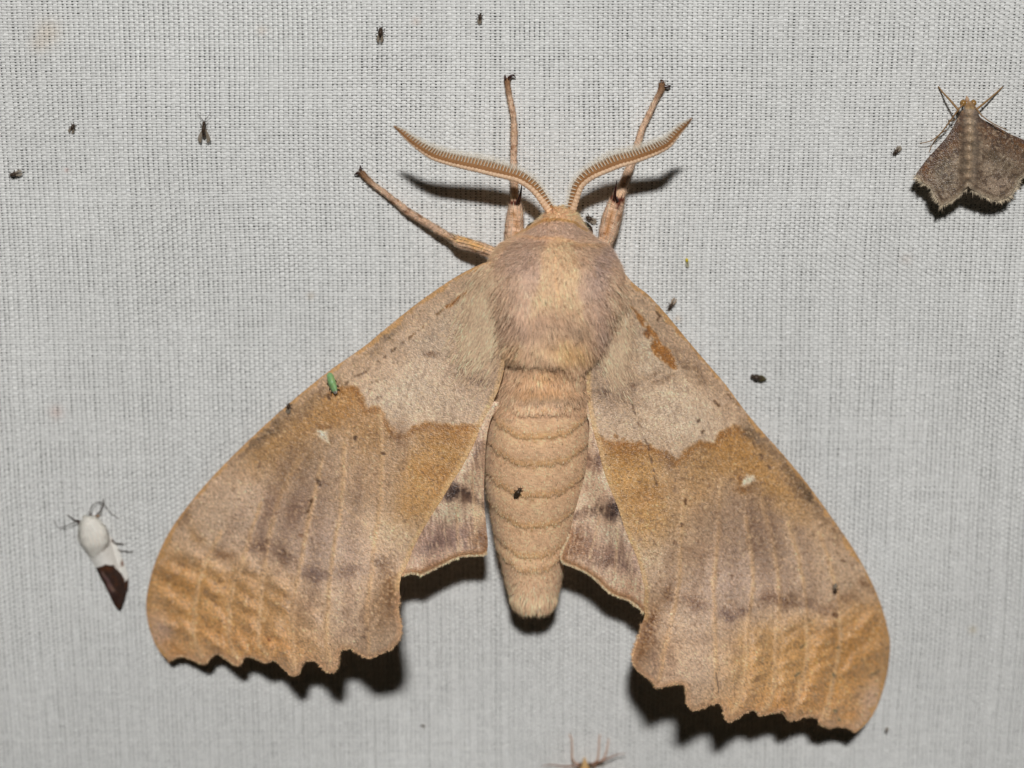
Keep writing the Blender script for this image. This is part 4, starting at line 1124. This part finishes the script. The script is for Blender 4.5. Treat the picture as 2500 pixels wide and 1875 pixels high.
# midge's long feelers and the leafhopper
lh_z = lambda px, py: lwing_z(px, py)
lh = empty('leafhopper', at(811, 936, lwing_z(811, 936)), 'small bright green leafhopper sitting on the front edge of the left wing', 'leafhopper')
v, f = along_path((803, 911), (818, 952), [(0, 3, .09, .03), (.08, 7, .1, .06), (.25, 9, .12, .09), (.6, 8.5, .12, .09), (.9, 6, .09, .06), (1, 3, .07, .03)], lh_z, 14)
build('body', v, f, M_GREEN, lh)
for sg in (-1, 1):
    d_ = np.array([15, 41]) / 43.7; s_ = np.array([-d_[1], d_[0]]) * sg
    a = np.array([805., 920.]); pl = [a + s_ * .3, a + s_ * 8.5 + d_ * 4, a + d_ * 22 + s_ * 9.3, a + d_ * 40 + s_ * 5, a + d_ * 43 + s_ * 1, a + d_ * 20 + s_ * .3]
    x, y, q = sheet(smooth_line(np.array(pl), 4, True), 1.5)
    tt = ((x - a[0]) * d_[0] + (y - a[1]) * d_[1]) / 43; ss = np.abs((x - a[0]) * -d_[1] + (y - a[1]) * d_[0])
    zz = np.array([lwing_z(p_, q_) for p_, q_ in zip(x, y)]) + .225 - .0011 * ss ** 2 - .06 * tt
    pw = Paint(x, y, (134, 184, 116)); pw.warm = False; pw.mix(sstep(.80, .92, tt), (150, 140, 128)); pw.mix(.3 * sstep(.5, .7, vnoise(x, y, 6, 2)), (176, 190, 90)); pw.grain(.04)
    o = build('wing', at(x, y, zz), q, M_WHITE, lh, pw.out(1.0, .85))
    so = o.modifiers.new('thickness', 'SOLIDIFY'); so.thickness = .01; so.offset = -1
    for k_, fr in enumerate((10, 24, 34)):
        r0 = a + d_ * fr + s_ * 5; kn = r0 + s_ * 6 + d_ * 3; ft = kn + d_ * 8 + s_ * 1
        zz = lwing_z(*r0)
        v, f = tube(at([r0[0], kn[0], ft[0]], [r0[1], kn[1], ft[1]], [zz + .06, zz + .08, zz]), [.014, .012, .007], None, 6)
        build('leg', v, f, M_GNAT, lh)


def limb(name, pts, r0, r1, mat, parent):
    P = smooth_line(np.array(pts, float), 6)
    v, f = tube(at(P[:, 0], P[:, 1], P[:, 2]), np.linspace(r0, r1, len(P)), None, 6)
    return build(name, v, f, mat, parent)


# ---- brown moth at the right edge
bm = empty('brown_moth', at(2370, 370, 0), 'small greyish brown moth with ragged fringed wings cut off by the right edge', 'moth')
BMC = np.array([(2366, 250), (2368, 285), (2369, 330), (2367, 400), (2364, 452)], float)
bl = [(2352, 268), (2340, 285), (2315, 329), (2290, 359), (2265, 386), (2244, 414), (2237, 428), (2256, 448), (2272, 455), (2278, 469), (2288, 487), (2297, 501), (2317, 494), (2340, 478), (2359, 459), (2365, 450), (2369, 400), (2371, 330), (2371, 275)]
br = [(2385, 270), (2395, 288), (2432, 308), (2466, 327), (2500, 342), (2530, 362), (2542, 380), (2530, 405), (2500, 430), (2487, 439), (2480, 457), (2469, 475), (2455, 485), (2432, 490), (2411, 482), (2393, 473), (2375, 464), (2364, 452), (2366, 400), (2367, 330), (2366, 275)]


def brown_wing(out, tipx, zt):
    R = np.random.default_rng(int(tipx))
    poly = smooth_line(out, 5, True)
    x, y, q = sheet(poly, 2.2)
    dax = near(x, y, BMC)[0]
    z = 1.05 - .0030 * dax - .0004 * (y - 330) + .20 * np.exp(-(dax / 17) ** 2) * (1 + .12 * np.sin(y / 3.6)) * (1 - .6 * sstep(420, 455, y)) + .01 * (vnoise(x, y, 10, 4) - .5)
    z = np.maximum(z, .12)
    p = Paint(x, y, (164, 142, 120)); p.warm = False
    cost = [(2340, 285), (2290, 359), (2240, 420)] if tipx < 2368 else [(2395, 288), (2466, 327), (2540, 370)]
    dc = near(p.wx, p.wy, cost)[0]
    p.mix(.7 * sstep(.45, .7, fbm(x, y, 22, 41, 2)), (120, 98, 78)); p.mix(.95 * np.exp(-(dc / 36) ** 2), (82, 56, 42)); p.mix(.5 * np.exp(-(dc / 30) ** 2) * sstep(.55, .7, fbm(x, y, 12, 43, 2)), (150, 100, 52)); p.mix(.5 * np.exp(-((dc - 22) / 10) ** 2) * (vnoise(x, y, 14, 8)), (136, 92, 50))
    for (a_, b_, rx, ry, an, c_, al) in ((2430, 390, 30, 40, 20, (96, 80, 64), .6), (2420, 340, 24, 20, 20, (104, 74, 52), .7), (2300, 410, 18, 40, 25, (84, 74, 56), .7), (2370, 300, 24, 16, 0, (150, 136, 122), .8), (2366, 408, 26, 3.5, 4, (66, 52, 34), .9), (2355, 378, 14, 4, 0, (90, 64, 40), .7), (2330, 440, 26, 30, -30, (150, 132, 112), .6), (2440, 450, 36, 24, 20, (150, 128, 110), .6), (2366, 345, 14, 30, 0, (176, 144, 112), .6), (2366, 330, 16, 3, 0, (100, 78, 58), .6)):
        p.blob(a_, b_, rx, ry, an, c_, al, 1, .5)
    p.mix(.75 * sstep(.52, .70, fbm(x, y, 7, 70, 2)), (86, 68, 54)); p.mix(.6 * sstep(.58, .78, fbm(x, y, 5, 77, 2)), (190, 170, 144))
    p.mix(.75 * np.exp(-(dax / 13) ** 2) * (1 - sstep(440, 458, y)), (192, 164, 132)); p.mix(.5 * np.exp(-(dax / 15) ** 2) * sstep(.55, .95, np.sin(y / 3.6)) * sstep(322, 330, y), (104, 78, 56)); p.mix(.45 * np.exp(-((dax - 19) / 5) ** 2) * sstep(325, 340, y), (92, 72, 54))  # last mix: shade of the groove between body and wing, painted as a dark line
    p.mix(.5 * np.exp(-(((dc - 70) / 14) ** 2)) * vnoise(x, y, 16, 31), (74, 62, 44))
    rim = out[6:16] if tipx < 2368 else out[7:18]
    dr = near(x, y, rim)[0]
    p.mix(.6 * (1 - sstep(3, 9, dr)), (170, 152, 128)); p.mix(.6 * np.exp(-((dr - 11) / 2.5) ** 2), (90, 72, 56))
    p.grain(.10)
    o = build('wing', at(x, y, z), q, M_WING, bm, p.out(1.15))
    so = o.modifiers.new('thickness', 'SOLIDIFY'); so.thickness = .02; so.offset = -1
    rl = resample(np.array(rim, float), .55)
    cx, cy = 2368, 380
    dv = rl - np.array([cx, cy]); dv /= np.linalg.norm(dv, axis=1)[:, None]
    jit = R.normal(0, .25, rl.shape)
    ln = (R.uniform(3, 10, len(rl)) * (.3 + 1.5 * vnoise(np.arange(len(rl)) * 1., np.zeros(len(rl)), 9, 6)))[:, None]
    zt_ = np.maximum(1.05 - .0030 * near(rl[:, 0], rl[:, 1], BMC)[0] - .0004 * (rl[:, 1] - 330), .12) - .01
    A = at(rl[:, 0], rl[:, 1], zt_); e = rl + (dv + jit) * ln
    B = at(e[:, 0], e[:, 1], zt_ - .01)
    hv, hf = hairs(A, B, np.tile([0, 0, 1.0], (len(A), 1)), .014, .05)
    c = np.array((184, 168, 144.)) * np.clip(1 + R.normal(0, .2, (len(A), 1)), .5, 1.3)
    build('fringe', hv, hf, M_FUR, o, np.repeat(lin(c / 255), 5, 0), kind='stuff')


brown_wing(bl, 2237, 0); brown_wing(br, 2540, 0)
SB = resample(BMC, 5)
tb = np.linspace(0, 1, len(SB))
v, f = tube(at(SB[:, 0], SB[:, 1], np.interp(tb, [0, .12, .5, 1], [.55, .72, .80, .80])), np.interp(tb, [0, .05, .1, .25, .5, 1], [.05, .12, .13, .24, .16, .06]), np.interp(tb, [0, .05, .1, .25, .5, 1], [.06, .12, .14, .26, .24, .14]), 18)
x, y = pix(v)
p = Paint(x, y, (164, 148, 134)); p.warm = False; p.mix(1 - sstep(262, 268, y), (176, 136, 88)); p.mix(.8 * np.exp(-((y - 258) / 5) ** 2), (112, 84, 56)); p.mix(.7 * np.exp(-((y - 262) / 2) ** 2), (190, 156, 96)); p.blob(2368, 290, 30, 24, 0, (128, 118, 112), .8)
p.mix(.5 * sstep(.55, .75, fbm(x, y, 6, 70, 2)), (100, 82, 66)); p.mix(sstep(320, 340, y) * .5, (176, 146, 116)); p.grain(.1)
build('body', v, f, M_BODY, bm, p.out(1.15))
for ex in (2351, 2376):
    v, f = ellipsoid(at(ex, 252, .56), (.075, .085, .09)); build('eye', v, f, material('tan_eye', (150, 112, 58), .3, .5, noise=(40, .3), bump=None), bm)
v, f = tube(at([2361, 2361, 2360], [248, 240, 234], [.55, .56, .5]), [.06, .04, .01], None, 8); build('palps', v, f, M_PALELEG, bm)
M_BML = material('brown_leg', (150, 116, 76), .5, .3, noise=(30, .25), bump=None)
limb('leg', [(2341, 270, .5), (2318, 243, .34), (2302, 226, .14), (2291, 211, .04)], .028, .014, M_BML, bm)
limb('leg', [(2383, 268, .5), (2410, 246, .34), (2432, 227, .14), (2448, 212, .04)], .028, .016, M_BML, bm)
limb('leg', [(2330, 292, .3), (2322, 296, .2), (2316, 293, .05)], .02, .012, M_BML, bm)
limb('leg', [(2310, 318, .25), (2297, 326, .18), (2278, 349, .08), (2268, 372, .03)], .016, .008, M_BML, bm)
limb('antenna', [(2354, 250, .62), (2338, 270, .62), (2317, 299, .5), (2295, 327, .38), (2272, 344, .3), (2245, 350, .2)], .022, .009, M_BML, bm)
limb('antenna', [(2376, 256, .66), (2386, 268, .85), (2398, 283, 1.0), (2425, 302, 1.02), (2460, 318, .98)], .020, .009, M_BML, bm)

# ---- white moth at the left
wm = empty('white_moth', at(245, 1370, 0), 'small shiny white moth with dark brown wing tips at left of the big moth', 'moth')
AX = np.array([(205, 1262), (222, 1300), (238, 1345), (262, 1410), (291, 1486)], float)
wl_ = [(200, 1300), (190, 1300), (189, 1319), (207, 1344), (221, 1364), (233, 1385), (243, 1407), (256, 1430), (268, 1455), (280, 1479), (290, 1487), (284, 1460), (262, 1400), (240, 1345), (222, 1305)]
wr_ = [(222, 1305), (240, 1345), (262, 1400), (284, 1460), (291, 1487), (301, 1467), (311, 1442), (313, 1420), (311, 1401), (302, 1375), (291, 1344), (276, 1319), (258, 1296), (240, 1296)]
for outl in (wl_, wr_):
    x, y, q = sheet(smooth_line(outl, 4, True), 1.6)
    da = near(x, y, smooth_line(AX, 6))[0]
    z = .42 - .00022 * da ** 2 - .0011 * (y - 1300) + .015 * (vnoise(x, y, 12, 3) - .5)
    z = np.maximum(z, .06)
    p = Paint(x, y, (238, 234, 226)); p.warm = False
    dk = p.mask(np.array([(225, 1392), (240, 1385), (258, 1380), (280, 1379), (285, 1390), (296, 1398), (300, 1420), (312, 1410), (330, 1420), (330, 1520), (240, 1500)], float), 1.5, .5)
    p.mix(dk, (54, 37, 30)); p.mix(dk * sstep(.5, .75, fbm(x, y, 9, 35, 2)) * .35, (104, 60, 32)); p.blob(298, 1376, 3, 7, 0, (90, 50, 30), .9); p.blob(274, 1318, 3, 9, 10, (80, 44, 28), .6)
    keep = p.c.copy(); p.stroke([(252, 1400), (266, 1425), (276, 1440)], 4, (170, 140, 120), .6, .8); p.blob(262, 1420, 6, 26, -28, (96, 70, 74), .8); p.blob(286, 1465, 10, 16, 0, (56, 34, 26), .7); p.blob(270, 1390, 14, 6, 0, (112, 62, 30), .6)  # greyish stroke: gloss streak painted into the dark tip; the rest is brown mottling
    p.c = keep * (1 - dk[:, None]) + p.c * dk[:, None]
    p.blob(215, 1346, 26, 4, 60, (206, 196, 184), .5); p.grain(.03)
    o = build('wing', at(x, y, z), q, M_WHITE, wm, p.out(1.02))
    so = o.modifiers.new('thickness', 'SOLIDIFY'); so.thickness = .015; so.offset = -1
SB = resample(AX[:4], 5); tb = np.linspace(0, 1, len(SB))
SB[:, 0] += np.interp(tb, [0, .3, .6, 1], [4, 4, -6, 0])
v, f = tube(at(SB[:, 0], SB[:, 1], np.interp(tb, [0, .1, .4, .6, 1], [.22, .28, .32, .28, .15])), np.interp(tb, [0, .05, .12, .25, .42, .52, .6, 1], [.05, .19, .26, .33, .31, .22, .14, .06]), np.interp(tb, [0, .05, .12, .25, .42, .52, .6, 1], [.08, .13, .14, .15, .13, .10, .06, .03]), 20)
x, y = pix(v)
p = Paint(x, y, (244, 240, 232)); p.warm = False; p.blob(233, 1325, 24, 22, 0, (236, 220, 202), .7, 1, .1); p.grain(.02)
wb = build('body', v, f, M_WHITE, wm, p.out(1.02))
r_ = np.random.default_rng(91)
wn = np.zeros(len(v) * 3, np.float32); wb.data.vertices.foreach_get('normal', wn); wn = wn.reshape(-1, 3).astype(float)
id_ = r_.choice(np.nonzero((wn[:, 2] > -.1) & (y < 1352))[0], 5200)
rt = v[id_] + r_.normal(0, .012, (len(id_), 3)); dd_ = np.array([.36, -.92, 0]) + r_.normal(0, .18, (len(id_), 3))
dd_ -= wn[id_] * np.sum(dd_ * wn[id_], 1)[:, None]
tp_ = rt + (dd_ * .95 + wn[id_] * .22) * r_.uniform(.05, .13, len(id_))[:, None]
hv, hf = hairs(rt, tp_, wn[id_], .011, .1)
cw = np.array((240, 234, 224.)) * np.clip(1 + r_.normal(0, .05, (len(id_), 1)), .7, 1.05)
build('fur', hv, hf, M_FUR, wb, np.repeat(np.clip(lin(cw / 255), 0, .9), 5, 0), normals=np.repeat(wn[id_], 5, 0), kind='stuff')
for (ex, ey) in ((193, 1275), (221, 1259)):
    v, f = ellipsoid(at(ex, ey, .18), (.045, .06, .06)); build('eye', v, f, M_HORN, wm)
M_DK = material('dark_thin_leg', (70, 58, 50), .4, .4, noise=(30, .2), bump=None)
limb('antenna', [(190, 1272, .2), (178, 1277, .2), (160, 1285, .18), (144, 1288, .16), (135, 1279, .14), (129, 1268, .12)], .012, .006, M_DK, wm)
limb('antenna', [(217, 1254, .2), (223, 1238, .2), (235, 1227, .18), (251, 1228, .16), (268, 1250, .12), (290, 1266, .10)], .012, .006, M_DK, wm)
limb('leg', [(190, 1272, .15), (180, 1268, .14), (164, 1257, .04)], .022, .012, M_DK, wm)
limb('leg', [(232, 1262, .15), (244, 1248, .16), (251, 1232, .1), (252, 1217, .04)], .018, .010, M_DK, wm)
limb('leg', [(230, 1262, .15), (241, 1258, .12), (236, 1262, .04)], .026, .016, M_PALELEG, wm)
limb('leg', [(274, 1318, .14), (282, 1326, .14), (304, 1328, .03)], .026, .010, M_DK, wm)
limb('leg', [(288, 1342, .12), (300, 1345, .1), (326, 1348, .03)], .014, .009, M_DK, wm)

# ---- pale moth whose head just enters at the bottom
pm = empty('pale_moth', at(1428, 1900, 0), 'pale pinkish moth reaching up with thin legs from the bottom edge', 'moth')
v, f = along_path((1427, 1849), (1432, 1990), [(0, 2, .3, .02), (.08, 6, .34, .06), (.14, 13, .34, .12), (.2, 14, .34, .14), (.26, 12, .34, .12), (.4, 30, .4, .25), (.7, 26, .36, .22), (1, 8, .25, .08)], cloth_z, 16)
build('body', v, f, material('pale_moth_body', (206, 168, 116), .6, .2, noise=(30, .15), bump=(40, .3, .02)), pm)
for ex in (1418, 1440):
    v, f = ellipsoid(at(ex, 1867, .36), (.05, .06, .07)); build('eye', v, f, material('grey_eye', (60, 56, 48), .3, .5, noise=None, bump=None), pm)
for out_ in ([(1424, 1890), (1390, 1898), (1340, 1910), (1280, 1960), (1300, 2010), (1380, 2010), (1428, 1960)], [(1436, 1890), (1470, 1895), (1520, 1910), (1580, 1960), (1560, 2010), (1480, 2010), (1432, 1960)]):
    x, y, q = sheet(smooth_line(out_, 4, True), 5)
    p = Paint(x, y, (204, 176, 150)); p.grain(.06)
    o = build('wing', at(x, y, .62 - .0022 * np.abs(x - 1430)), q, M_WING, pm, p.out(1.1))
    so = o.modifiers.new('thickness', 'SOLIDIFY'); so.thickness = .02; so.offset = -1
M_PML = material('pinkish_leg', (196, 156, 130), .5, .3, noise=(30, .15), bump=None)
limb('leg', [(1418, 1866, .3), (1399, 1857, .34), (1397, 1829, .26), (1396, 1807, .14), (1390, 1792, .04)], .026, .016, M_PML, pm)
limb('leg', [(1444, 1866, .3), (1458, 1856, .34), (1462, 1829, .26), (1463, 1807, .14), (1465, 1793, .04)], .026, .015, M_PML, pm)
limb('leg', [(1448, 1872, .3), (1472, 1854, .36), (1478, 1843, .3), (1483, 1823, .2), (1486, 1803, .04)], .028, .015, M_PML, pm)
M_PMA = material('brown_antenna', (150, 112, 92), .5, .3, noise=(30, .15), bump=None)
limb('antenna', [(1417, 1868, .4), (1379, 1871, .5), (1345, 1867, .5), (1322, 1870, .45)], .032, .010, M_PMA, pm)
limb('antenna', [(1441, 1866, .4), (1470, 1858, .5), (1492, 1848, .5), (1509, 1842, .45), (1527, 1840, .4)], .032, .010, M_PMA, pm)
